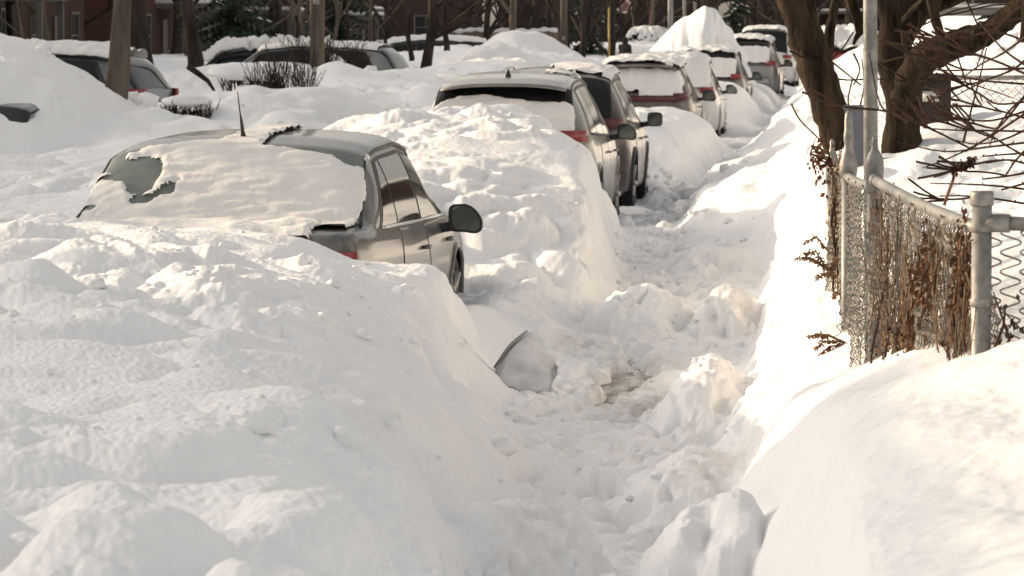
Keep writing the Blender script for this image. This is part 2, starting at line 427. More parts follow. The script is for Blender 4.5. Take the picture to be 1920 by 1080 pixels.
# profiles across the street: depth -> list of (x, height above the road)
ROWS = [
    (4.0, [(-6, .9), (-1.4, 1.0), (-.9, .95), (-.6, .8), (-.5, .5), (-.42, .3), (-.2, .35), (-.1, .7), (.0, .9), (.4, 1.0), (2, 1.1), (4, 1.2)]),
    (9.0, [(-6, .9), (-1.25, .96), (-1.0, .92), (-.82, .72), (-.7, .42), (-.6, .3), (-.2, .32), (-.1, .55), (.03, .88), (.4, .98), (2, 1.1), (4, 1.25)]),
    (12.0, [(-7, .9), (-2, .97), (-1.5, .9), (-1.22, .74), (-1.02, .5), (-.9, .3), (-.5, .25), (-.23, .33), (-.12, .56), (.04, .84), (.3, .98), (.55, 1.06), (1, 1.12), (3, 1.25)]),
    (15.0, [(-7, .85), (-2.6, .98), (-2, .92), (-1.6, .74), (-1.33, .5), (-1.14, .3), (-1, .23), (-.45, .21), (-.3, .3), (-.18, .5), (0, .70), (.3, .86), (.6, 1.02), (1.2, 1.15), (3, 1.4)]),
    (17.5, [(-7, .8), (-2.7, .99), (-2.1, .92), (-1.75, .72), (-1.48, .46), (-1.26, .27), (-1.1, .2), (-.42, .2), (-.22, .35), (-.1, .55), (.1, .65), (.25, .72), (.6, 1.0), (1.2, 1.2), (3, 1.4)]),
    (20.0, [(-8, .8), (-2.9, .99), (-2.3, .9), (-1.9, .72), (-1.72, .52), (-1.55, .28), (-1.35, .18), (-.35, .18), (-.2, .45), (-.08, .75), (.1, .86), (.5, 1.05), (1.2, 1.25), (3, 1.5)]),
    (22.4, [(-8, .9), (-5.6, .88), (-4.2, 1.01), (-3.2, 1.0), (-2.66, .95), (-2.44, .79), (-2.28, .77), (-1.99, .76), (-1.92, .5), (-1.78, .3), (-1.5, .17), (-.38, .17), (-.22, .5), (-.12, .92), (.05, 1.08), (1, 1.3), (3, 1.55)]),
    (23.5, [(-9, 1.05), (-7, .9), (-5.5, .75), (-4.3, .5), (-4.1, .3), (-2.4, .3), (-2.2, .42), (-1.95, .5), (-1.86, .4), (-1.72, .25), (-1.45, .16), (-.38, .17), (-.22, .5), (-.12, .95), (.05, 1.1), (1, 1.32), (3, 1.6)]),
    (27.4, [(-9.5, 1.25), (-7, .95), (-5.5, .7), (-4.4, .55), (-4.0, .3), (-2.3, .25), (-2.1, .33), (-1.85, .36), (-1.6, .22), (-1.3, .16), (-.35, .2), (-.2, .6), (-.08, 1.05), (.1, 1.16), (1, 1.35), (3, 1.7)]),
    (29.0, [(-9.5, 1.3), (-6.5, .85), (-4.7, .72), (-3.8, .82), (-2.6, .76), (-2.0, .64), (-1.62, .55), (-1.53, .45), (-1.45, .19), (-1.3, .17), (-.38, .2), (-.2, .6), (-.08, 1.06), (.1, 1.18), (1, 1.38), (3, 1.75)]),
    (31.0, [(-9.5, 1.4), (-6.5, .88), (-4.9, .8), (-4, 1.03), (-3.1, 1.08), (-2.4, 1.05), (-1.98, .95), (-1.72, .98), (-1.62, .90), (-1.55, .2), (-1.42, .17), (-.4, .22), (-.22, .6), (-.08, 1.0), (.1, 1.18), (1, 1.42), (3, 1.8)]),
    (34.0, [(-9.5, 1.6), (-6.8, .92), (-5, .86), (-4.3, 1.08), (-3.7, 1.28), (-2.8, 1.34), (-2.25, 1.30), (-1.95, 1.2), (-1.78, 1.08), (-1.70, .21), (-1.5, .18), (-.6, .22), (-.35, .45), (-.15, .9), (.1, 1.2), (1, 1.47), (3, 1.85)]),
    (37.2, [(-9.6, 1.7), (-8.4, .95), (-7.2, .88), (-5, .88), (-4.4, 1.1), (-3.9, 1.36), (-3.1, 1.40), (-2.68, 1.43), (-2.45, 1.30), (-2.22, 1.12), (-2.04, .84), (-1.96, .62), (-1.88, .22), (-1.5, .18), (-1.2, .2), (-.9, .25), (-.6, .36), (-.35, .55), (-.1, .9), (.1, 1.22), (1, 1.55), (3, 2.0)]),
    (40.4, [(-9.6, 1.8), (-8.9, 1.2), (-8.3, .78), (-7.3, .78), (-6.9, .95), (-5, .9), (-4.3, 1.0), (-3.6, 1.1), (-2.6, .8), (-2.2, .5), (-2.02, .25), (-1.8, .18), (-1.3, .2), (-1.15, .5), (-.9, .64), (-.4, .8), (0, 1.1), (.5, 1.38), (1.5, 1.7), (3, 2.0)]),
    (42.0, [(-9.7, 1.9), (-8.9, 1.5), (-8.3, 1.27), (-7.8, 1.12), (-7.35, .85), (-7.0, .95), (-5.5, 1.0), (-4.5, .8), (-4.1, .5), (-2.15, .2), (-1.8, .14), (-1.35, .18), (-1.17, .54), (-.85, .68), (-.3, .87), (0, 1.13), (.5, 1.42), (1.5, 1.74), (3, 2.06)]),
    (43.0, [(-9.7, 2.0), (-8.4, 1.85), (-7.75, 1.55), (-7.35, 1.15), (-6.9, 1.05), (-5.5, 1.0), (-4.5, .7), (-4.1, .3), (-2.1, .08), (-1.7, .1), (-1.35, .18), (-1.17, .56), (-.85, .7), (-.3, .9), (0, 1.15), (.5, 1.43), (1.5, 1.75), (3, 2.1)]),
    (47.5, [(-10, 2.22), (-9.24, 2.15), (-8.9, 2.02), (-8.05, 1.46), (-7.8, 1.02), (-6, .95), (-4.6, .65), (-4.1, .3), (-2.1, .1), (-1.7, .1), (-1.35, .16), (-1.15, .58), (-.8, .74), (-.3, .95), (0, 1.17), (.6, 1.5), (1.5, 1.85), (3, 2.15)]),
    (51.6, [(-11, 1.9), (-9.5, 1.75), (-8.5, 1.2), (-7.5, 1.05), (-6, 1.0), (-4.6, .7), (-4.2, .4), (-2.1, .1), (-1.7, .1), (-1.3, .14), (-1.12, .56), (-.75, .76), (0, 1.17), (.6, 1.5), (1.5, 1.9), (3, 2.2)]),
    (52.6, [(-11, 1.8), (-9.5, 1.6), (-8.5, 1.2), (-7.5, 1.05), (-6, 1.0), (-4.6, .75), (-4.2, .7), (-2.3, .7), (-2.0, .52), (-1.72, .3), (-1.5, .14), (-1.3, .15), (-1.1, .56), (-.75, .76), (0, 1.17), (.6, 1.5), (1.5, 1.9), (3, 2.25)]),
    (57.0, [(-13, 1.5), (-10.9, 1.35), (-10.2, .85), (-9.2, .80), (-8.5, 1.15), (-7, 1.25), (-6, 1.05), (-5, .85), (-4.2, .95), (-2.5, .96), (-2.05, .88), (-1.78, .7), (-1.55, .2), (-1.35, .15), (-1.1, .3), (-.95, .52), (-.55, .78), (0, 1.18), (.6, 1.55), (1.4, 1.95), (3, 2.35), (6, 2.4)]),
    (62.0, [(-16, 1.3), (-11, 1.1), (-10.2, .75), (-9.3, .75), (-8.6, 1.3), (-7.6, 1.43), (-6.5, 1.42), (-5.6, 1.3), (-4.8, .95), (-4.2, .95), (-2.5, .95), (-2.0, .88), (-1.68, .72), (-1.48, .2), (-1.3, .16), (-1.05, .25), (-.92, .5), (-.55, .8), (0, 1.2), (.6, 1.6), (1.4, 2.0), (3, 2.45), (6, 2.5)]),
    (69.0, [(-18, 1.25), (-9.5, 1.4), (-7.6, 1.45), (-6.3, 1.4), (-5.4, 1.2), (-4.6, .95), (-4.2, .9), (-2.4, .92), (-2.05, .86), (-1.75, .65), (-1.5, .2), (-1.3, .17), (-1.05, .25), (-.9, .5), (-.4, .85), (.2, 1.3), (1.4, 2.0), (3, 2.5), (7, 2.6)]),
    (72.5, [(-19, 1.2), (-9.5, 1.4), (-7.5, 1.45), (-6, 1.45), (-5.2, 1.2), (-4.5, .8), (-4.1, .3), (-2.0, .2), (-1.6, .16), (-1.3, .17), (-1.02, .25), (-.88, .5), (-.4, .85), (.2, 1.3), (1.4, 2.05), (3, 2.5), (8, 2.6)]),
    (84.0, [(-22, 1.2), (-12, 1.2), (-9.4, 1.15), (-7.9, 1.15), (-7, 1.55), (-5.8, 1.6), (-5, 1.3), (-4.3, .8), (-4.0, .3), (-1.85, .15), (-1.5, .16), (-1.2, .18), (-.95, .3), (-.8, .55), (-.3, .9), (.3, 1.4), (1.5, 2.1), (3, 2.5), (8, 2.7)]),
    (87.0, [(-22, 1.2), (-12, 1.2), (-9.4, 1.15), (-7.9, 1.2), (-7, 1.6), (-5.6, 1.6), (-4.5, 1.2), (-3.9, 1.15), (-2.3, 1.15), (-1.85, 1.05), (-1.5, .6), (-1.25, .2), (-.95, .25), (-.8, .5), (-.3, .9), (.3, 1.4), (1.5, 2.1), (3, 2.5), (8, 2.7)]),
    (94.0, [(-24, 1.2), (-12, 1.3), (-9, 1.6), (-7, 1.72), (-5.4, 1.6), (-4.4, 1.2), (-3.7, 1.0), (-2.2, 1.0), (-1.75, .95), (-1.45, .55), (-1.2, .2), (-.9, .25), (-.75, .5), (-.25, .9), (.3, 1.4), (1.5, 2.1), (3, 2.5), (8, 2.7)]),
    (97.0, [(-24, 1.2), (-12, 1.4), (-9, 1.6), (-7, 1.7), (-5.4, 1.4), (-4.2, 1.2), (-3.6, .4), (-1.6, .3), (-1.4, .2), (-1.1, .2), (-.85, .3), (-.7, .5), (-.2, .9), (.3, 1.4), (1.5, 2.1), (3, 2.5), (8, 2.7)]),
    (101., [(-25, 1.2), (-12, 1.5), (-9, 1.65), (-7, 1.75), (-5.6, 1.4), (-4.2, 1.2), (-3.4, 1.0), (-1.7, .8), (-1.3, .6), (-1.05, .2), (-.8, .3), (-.6, .6), (-.2, .9), (.3, 1.4), (1.5, 2.0), (3, 2.4), (8, 2.6)]),
    (115., [(-28, 1.3), (-12, 1.5), (-9, 1.1), (-7, 1.0), (-5.2, 1.0), (-4.2, .9), (-3.2, .9), (-1.4, .6), (-1.0, .3), (-.7, .3), (-.5, .5), (0, .9), (.5, 1.2), (2, 1.8), (4, 2.2), (9, 2.4)]),
    (140., [(-30, 1.2), (-12, 1.0), (-9.5, .4), (-6, .3), (-5.2, .6), (-4.2, .7), (-2.2, .6), (-.8, .3), (-.3, .3), (0, .6), (.6, 1.0), (2, 1.6), (4, 2.0), (9, 2.2)]),
    (172., [(-40, 1.2), (-14, 1.0), (-10.5, .4), (-5, .35), (-2, .4), (0, .5), (.6, .9), (2, 1.5), (5, 1.9), (9, 2.1)]),
    (183., [(-40, 1.5), (-14, 1.5), (-6.5, 1.45), (-5, 1.0), (-3, .5), (0, .5), (.6, .9), (2, 1.4), (5, 1.8), (9, 2.0)]),
    (230., [(-40, 1.2), (-15, .9), (-12, .3), (-6, .3), (-4, .5), (0, .4), (2, .8), (6, 1.4), (12, 1.6)]),
]
# single heaps: x, y, radius x, radius y, top height, power (higher = flatter top)
HEAPS = [
    (-9.9, 69, .8, 1.3, 1.60, 1.2), (-8.9, 71, .7, 1.2, 1.56, 1.2), (-7.2, 46, .5, .8, 1.22, 1.2), (-6.0, 53, .8, 1.4, 1.32, 1.2),
    (-6.5, 44.5, .55, .9, 1.20, 1.2), (-5.7, 47, .8, 1.2, 1.18, 1.2), (-7.2, 63.5, .9, 1.3, 1.64, 1.0), (-6.2, 64.5, .8, 1.3, 1.56, 1.1), (-8.3, 65, .6, 1.2, 1.58, 1.2), (-5.3, 60, .8, 1.5, 1.3, 1.2),
    (-6.6, 86, 1.0, 1.6, 1.9, 1.1), (-4.9, 56, .5, 1.2, 1.25, 1.2), (-11.5, 66, 1.0, 1.4, 1.5, 1.2), (-10.8, 78, 1.2, 1.4, 1.6, 1.0),
    (-.54, 20.3, .24, 1.5, .46, 1.4), (-.50, 16.2, .26, 1.0, .40, 1.4), (-.36, 12.6, .20, .7, .55, 2.2),
    (-.86, 13.0, .24, .9, .52, 2.0), (-.62, 12.2, .16, .7, .40, 1.5), (-1.15, 27.2, .34, 1.5, .42, 1.3), (-.58, 26.8, .24, 1.2, .42, 1.6),
    (-.75, 33.0, .6, 1.5, .42, 1.2), (-.30, 18.5, .16, .9, .42, 1.4),
    (-6.95, 52.0, 1.15, 1.8, 1.46, 1.0), 
    (-7.1, 100.0, 1.1, 1.6, 2.12, 1.2), (-6.3, 101.0, .8, 1.6, 1.85, 1.3), (-5.0, 103.0, 1.0, 2.0, 1.42, 1.6),
    (-9.5, 81.5, .75, 1.2, 1.85, .8), (-9.0, 105.0, 1.0, 1.4, 1.75, 1.5), (-8.4, 88, 1.6, 2.5, 1.5, 1.6),
    (-3.0, 105.0, 1.45, 2.6, 2.10, 1.6), (-3.35, 104.6, .6, 1.3, 2.38, 1.3), (-2.75, 104.5, .5, 1.3, 2.66, 1.1), (-2.3, 105, .45, 1.2, 2.3, 1.3), (-12.9, 72.0, 1.5, 1.5, 1.35, 1.3),
    (.75, 22.5, .3, .9, 1.27, 1.6), (.42, 23.5, .3, 1.0, 1.30, 1.6), (1.15, 21.5, .35, .9, 1.25, 1.6), (.75, 28.0, .35, 1.2, 1.42, 1.4),
    (.25, 80.0, .9, 6.0, 1.55, 1.0), (-.35, 50.0, .5, 3.0, 1.25, 1.4),
]
_X = np.arange(-48, 16.001, 0.04)
_LY = np.linspace(math.log(4.0), math.log(230.0), 760)
_ry = np.array([math.log(r[0]) for r in ROWS])
_rz = np.array([np.interp(_X, [p[0] for p in r[1]], [p[1] for p in r[1]]) for r in ROWS])
_idx = np.clip(np.searchsorted(_ry, _LY) - 1, 0, len(ROWS) - 2)
_t = (_LY - _ry[_idx]) / (_ry[_idx + 1] - _ry[_idx])
_G = _rz[_idx] * (1 - _t)[:, None] + _rz[_idx + 1] * _t[:, None]
_G = gsmooth(_G, 1.1, 1)
_G = gsmooth(_G, 1.6, 0)
_GY, _GX = np.meshgrid(np.exp(_LY), _X, indexing='ij')
for (hx, hy, rx, ry, zt, pw) in HEAPS:
    d = np.sqrt(((_GX - hx) / rx) ** 2 + ((_GY - hy) / ry) ** 2)
    wob = 0.18 * perlin(_GX / rx * 1.7 + hx, _GY / ry * 1.7, hy)
    prof = np.clip(1 - np.clip(d + wob, 0, 1.6) ** (1.2 * pw), -1, 1)
    prof = np.where(prof > 0, prof, prof * .5)
    base = np.interp(hx, _X, _G[np.argmin(np.abs(np.exp(_LY) - hy))])
    zm = _G + (zt - base) * prof
    k = 0.05
    h = np.clip(0.5 + 0.5 * (zm - _G) / k, 0, 1)
    _G = np.where(d < 1.7, _G * (1 - h) + zm * h + k * h * (1 - h) * 0.5, _G)
_G = _G + rise(np.exp(_LY))[:, None]


def ground_z(x, y):
    """height of the snow before its lumps"""
    x = np.asarray(x, float); y = np.maximum(np.asarray(y, float), 4.01)
    fx = np.clip((x - _X[0]) / 0.04, 0, len(_X) - 1.001)
    fy = np.clip((np.log(y) - _LY[0]) / (_LY[1] - _LY[0]), 0, len(_LY) - 1.001)
    ix = fx.astype(int); iy = fy.astype(int)
    tx = fx - ix; ty = fy - iy
    return (_G[iy, ix] * (1 - tx) + _G[iy, ix + 1] * tx) * (1 - ty) + (_G[iy + 1, ix] * (1 - tx) + _G[iy + 1, ix + 1] * tx) * ty


def gz(x, y):
    return float(ground_z(x, y))


def path_mask(x, y):
    """1 on the trodden path"""
    lo = np.interp(y, [8, 12, 15, 20, 24, 30, 37, 43, 52, 70, 100], [-.62, -.95, -1.1, -1.45, -1.6, -1.45, -1.8, -1.9, -1.7, -1.5, -1.1])
    hi = np.interp(y, [8, 12, 15, 20, 24, 30, 37, 43, 52, 70, 100], [-.25, -.3, -.35, -.25, -.3, -.3, -1.1, -1.25, -1.2, -1.0, -.7])
    return sstep(-.12, .12, x - lo) * sstep(-.12, .12, hi - x)


# grid laid out finer where the street is near
u_in = np.linspace(-.206, .060, 860)
u_l = -.206 - np.cumsum(np.geomspace(.0006, .02, 46))
u_r = .060 + np.cumsum(np.geomspace(.0006, .02, 42))
U = np.concatenate([u_l[::-1], u_in, u_r])
LYg = np.concatenate([np.linspace(math.log(5.2), math.log(70), 800), np.linspace(math.log(70), math.log(226), 330)[1:]])
YY = np.exp(LYg)
GY, GX = np.meshgrid(YY, U, indexing='ij')
GX = GX * (GY + 1.5)
gzv = ground_z(GX, GY)
nx_, ny_ = len(U), len(YY)


def grid_normals(px, py, pz):
    a = np.stack([np.gradient(px, axis=1), np.gradient(py, axis=1), np.gradient(pz, axis=1)], -1)
    b = np.stack([np.gradient(px, axis=0), np.gradient(py, axis=0), np.gradient(pz, axis=0)], -1)
    n = np.cross(a, b)
    n /= np.linalg.norm(n, axis=-1)[..., None] + 1e-12
    return n


pathm = path_mask(GX, GY)
drift = sstep(-.10, .08, GX - np.interp(GY, [8, 13, 17, 20, 30], [-.22, -.20, -.06, 0, 0]) + .10 * perlin(GX * 2.5, GY * 1.3, 6.6)) * sstep(20.5, 15.5, GY + 1.2 * perlin(GX * 2, GY * .8, 1.1))      # smooth wind-blown drift by the fence
rear_yard = sstep(.05, .3, GX) * sstep(16, 22, GY)
far = sstep(45, 75, GY)
leftfar = sstep(-4.6, -6, GX)
rough = 1.0 - .96 * drift
rough *= 1 - .1 * rear_yard
rough *= 1 - .2 * leftfar
rough *= 1 - .35 * far
rough = rough * (1 - .78 * pathm)
mid = sstep(-4.9, -4.4, GX) * sstep(-1.3, -1.6, GX) * sstep(28.5, 30, GY) * sstep(41, 39, GY)
rough *= 1 - .15 * mid
# the vertical shovel cuts keep smooth faces
cut = sstep(-2.3, -1.9, GX) * sstep(-1.35, -1.6, GX) * sstep(29.5, 31.5, GY) * sstep(38, 36, GY)
rough *= 1 - .7 * cut
rough += .9 * np.exp(-(((GX + 2.9) / 1.2) ** 2 + ((GY - 105) / 2.2) ** 2))
shade_face = sstep(-2.4, -1.9, GX) * sstep(51.5, 53, GY) * sstep(71, 69, GY) * sstep(-1.2, -1.4, GX)
rough *= 1 - .6 * shade_face

NR = gsmooth(gsmooth(grid_normals(GX, GY, gzv), 10, 1), 2, 0)
NR /= np.linalg.norm(NR, axis=-1)[..., None]
P = np.stack([GX, GY, gzv], -1)
disp = np.zeros_like(gzv)
# chunks thrown up by the shovel: rounded lumps with creases between them
big = perlin(GX * .9, GY * .55, gzv * 1.2 + 3)
disp += rough * .10 * big
l1 = np.abs(perlin(GX * 2.3 + 9, GY * 1.7, gzv * 2.4))
l2 = np.abs(perlin(GX * 5.1, GY * 3.9 + 5, gzv * 5.2 + 2))
l3 = np.abs(perlin(GX * 11.7 + 3, GY * 9.3, gzv * 11.9))
l4 = perlin(GX * 25 + 1, GY * 21, gzv * 25)
l5 = perlin(GX * 55 + 1, GY * 48, gzv * 55)
patchy = .35 + .95 * sstep(-.35, .45, perlin(GX * .7 + 20, GY * .5, 4.4))
soft = .35 + .65 * sstep(-.1, .5, perlin(GX * 1.1 + 7, GY * .8, 12.2))
disp += rough * patchy * (.15 * (l1 - .25) + soft * (.052 * (l2 - .25) + .024 * (l3 - .25) + .009 * l4))
disp += (1 - .85 * drift) * .004 * l5 * sstep(30, 12, GY)
# wind ripples on the drift
dr = perlin(GX * 1.3 + GY * .42, GY * .22 - GX * .5, 1.5)
disp += drift * (.085 * dr + .03 * perlin(GX * 2.2 + GY * .75, GY * .45 - GX, 3.3) + .012 * perlin(GX * 4 + GY * 1.2, GY * .9, 7.5) + .003 * l3 + .007 * perlin(GX * 9, GY * 4, 2.7) + .004 * perlin(GX * 21, GY * 11, 5.7))
# boot prints
fp = perlin(GX * 4.2, GY * 1.9, 9.1)
fp2 = perlin(GX * 7.5 + 4, GY * 3.6, 2.2)
disp += pathm * (-.085 * sstep(.12, .5, fp) - .045 * sstep(.15, .5, fp2) + .03 * l3)
disp *= sstep(0, 1, 1 - 0 * far)
P = P + NR * disp[..., None]
# the shovelled-bare patch of pavement dips under the slab
patch = np.exp(-(((GX + 1.03) / .19) ** 2 + ((GY - 23.1) / 1.0) ** 2)) * 1.25 + .6 * np.exp(-(((GX + 1.02) / .2) ** 2 + ((GY - 21.2) / 1.1) ** 2))
patch = patch * (1 + .55 * perlin(GX * 6, GY * 1.6, 5.5) + .35 * perlin(GX * 17, GY * 4, 1.5))
P[..., 2] -= .22 * sstep(.46, .95, patch)
dirt = .55 * pathm * sstep(-.1, .5, perlin(GX * 1.4, GY * .5, 8.1)) + .9 * sstep(.10, .60, patch)
dirt = np.clip(dirt, 0, 1)

fin_n = grid_normals(P[..., 0], P[..., 1], P[..., 2])
# regions: each bank, heap and path is an object of its own
qx = GX[:-1, :-1]; qy = GY[:-1, :-1]
pm = pathm[:-1, :-1] > .5
reg = np.full(qx.shape, 0)
reg[(qx < -1.0) & (qy < 23.3)] = 1                       # bank in front
reg[(qx < -1.0) & (qx > -4.9) & (qy >= 28.2) & (qy < 41.2)] = 2    # big heap between the parked cars
reg[(qx < -1.0) & (qx > -4.9) & (qy >= 51.9) & (qy < 71.5)] = 3    # second heap
reg[(qx <= -4.9) & (qy >= 23.3) & (qy < 55)] = 4         # far-side bank
reg[(qx <= -4.9) & (qy >= 55)] = 5                       # gardens and driveways
reg[(qx > -.9) & (qy < 22)] = 6                          # drift by the fence
reg[(qx > -1.3) & (qy >= 22)] = 7                        # yard side bank
reg[(qx > -4.9) & (qx < -1.0) & (qy > 101) & (qy < 110)] = 8
reg[pm] = 9
edge_p = (qx > -1.0) & (reg == 0)
reg[edge_p] = 9
NAMES = {0: 'snowy_street', 1: 'snow_bank', 2: 'snow_heap', 3: 'snow_heap', 4: 'snow_bank', 5: 'snowy_ground', 6: 'snow_drift', 7: 'snow_bank', 8: 'snow_heap', 9: 'snow_path'}
vid = (np.arange(ny_ - 1)[:, None] * nx_ + np.arange(nx_ - 1)[None, :])
flatP = P.reshape(-1, 3)
flatN = fin_n.reshape(-1, 3)
flatD = dirt.reshape(-1)
for r_id, r_name in NAMES.items():
    q = vid[reg == r_id]
    if len(q) == 0: continue
    quads = np.stack([q, q + 1, q + nx_ + 1, q + nx_], -1)
    used, inv = np.unique(quads, return_inverse=True)
    inv = inv.reshape(-1)
    me = bpy.data.meshes.new(r_name)
    me.vertices.add(len(used))
    me.vertices.foreach_set('co', flatP[used].astype(np.float32).reshape(-1))
    nq = len(quads)
    me.loops.add(nq * 4)
    me.loops.foreach_set('vertex_index', inv.astype(np.int32))
    me.polygons.add(nq)
    me.polygons.foreach_set('loop_start', (np.arange(nq) * 4).astype(np.int32))
    me.polygons.foreach_set('use_smooth', np.ones(nq, dtype=bool))
    me.update(calc_edges=True)
    at_ = me.attributes.new('dirt', 'FLOAT', 'POINT')
    at_.data.foreach_set('value', flatD[used].astype(np.float32))
    me.normals_split_custom_set_from_vertices(flatN[used].astype(np.float32))
    me.materials.append(M['snow'])
    o = bpy.data.objects.new(r_name, me)
    COL.objects.link(o)
    o['kind'] = 'structure'

# ground sheet to the horizon, road, pavement slabs
g = MB().quad((-900, -300, -.30), (900, -300, -.30), (900, 1500, -.30), (-900, 1500, -.30)).build('ground', M['snow'])
tag(g, kind='structure')
lo_snow = MB()
lo_snow.quad((-60, 4, -.18), (-4.6, 4, -.18), (-4.6, 226, -.18), (-60, 226, -.18))
g = lo_snow.build('road', M['asphalt']); tag(g, kind='structure')
pv = empty('pavement', (0, 0, 0)); tag(pv, kind='structure')
k = 0
for i in range(18):
    y0 = 9.0 + i * 1.52
    b = MB().box((-.9, y0 + .755, .045 + random.Random(i).uniform(-.004, .004)), (1.5, 1.505, .10), 0, .008)
    b.build('slab', M['concrete'], pv)


def surf_z(x, y):
    """height of the finished snow surface"""
    i = np.clip(np.searchsorted(YY, y), 1, ny_ - 1)
    j = np.clip(np.searchsorted(U, x / (y + 1.5)), 1, nx_ - 1)
    return float(P[i, j, 2])
# ------------------------------------------------------------------ vehicles
SEDAN = dict(L=4.6, s=[0, .06, .2, .5, .62, .9, 1.25, 1.6, 2.4, 2.85, 3.2, 3.55, 3.9, 4.35, 4.55, 4.6],
             zt=[.86, .905, .925, .935, .94, 1.15, 1.37, 1.42, 1.445, 1.40, 1.20, 1.0, .95, .85, .72, .62],
             zb=[.84, .88, .905, .91, .905, .90, .89, .885, .875, .88, .885, .89, .88, .8, .66, .56],
             w=[.74, .85, .915, .94, .945, .945, .945, .945, .945, .94, .935, .93, .91, .84, .74, .66],
             wt=[.66, .76, .83, .85, .84, .80, .75, .735, .72, .71, .73, .76, .72, .66, .55, .5],
             zbot=[.32, .24, .2, .18, .18, .18, .18, .18, .18, .18, .18, .18, .18, .18, .24, .3],
             roof=(1.3, 2.85), glass_r=(.64, 1.23), glass_f=(2.88, 3.5), side=[(1.05, 1.50, 1.58, 1.58), (1.62, 1.62, 2.40, 2.40), (2.46, 2.46, 3.28, 2.92)],
             doors=[(1.30, 1.60, 2.42), (2.45, 2.45, 3.38)], wheels=(.86, 3.58), wr=.325, lampz=(.68, .81), lampw=.64, lamps=.20)
SUV = dict(L=4.55, s=[0, .05, .15, .3, .45, .65, 1.2, 2.2, 2.9, 3.25, 3.6, 3.85, 4.2, 4.45, 4.55],
           zt=[.97, 1.05, 1.22, 1.46, 1.58, 1.62, 1.66, 1.68, 1.61, 1.36, 1.12, 1.06, .98, .85, .72],
           zb=[.95, 1.02, 1.06, 1.07, 1.06, 1.05, 1.03, 1.0, .99, .99, .99, .96, .9, .8, .66],
           w=[.74, .82, .87, .90, .91, .915, .92, .92, .92, .92, .915, .9, .84, .75, .68],
           wt=[.66, .70, .70, .675, .655, .64, .63, .625, .63, .68, .74, .74, .70, .6, .52],
           zbot=[.42, .34, .30, .26, .24, .24, .24, .24, .24, .24, .24, .24, .24, .3, .36],
           roof=(.62, 2.85), glass_r=(.09, .44), glass_f=(2.92, 3.55), side=[(.55, .80, 1.30, 1.30), (1.36, 1.36, 2.26, 2.26), (2.32, 2.32, 3.30, 2.98)],
           doors=[(1.12, 1.34, 2.28), (2.31, 2.31, 3.38)], wheels=(.84, 3.55), wr=.36, lampz=(1.0, 1.11), lampw=.58, lamps=.24)
VAN = dict(SUV, L=4.9, zt=[z + (.28 if z > 1.3 else .1) for z in SUV['zt']])


def dense(spec):
    s = np.arange(0, spec['L'] + 1e-6, .01)
    d = {'s': s}
    for k, sg in (('zt', 2.6), ('zb', 5), ('w', 3), ('wt', 4), ('zbot', 4)):
        a = np.interp(s, spec['s'], spec[k])
        # reflect at the ends so that the ends stay in place
        n = 20
        pre = 2 * a[0] - a[1:n + 1][::-1]
        post = 2 * a[-1] - a[-n - 1:-1][::-1]
        d[k] = gsmooth(np.concatenate([pre, a, post]), sg, 0)[n:-n]
    return d


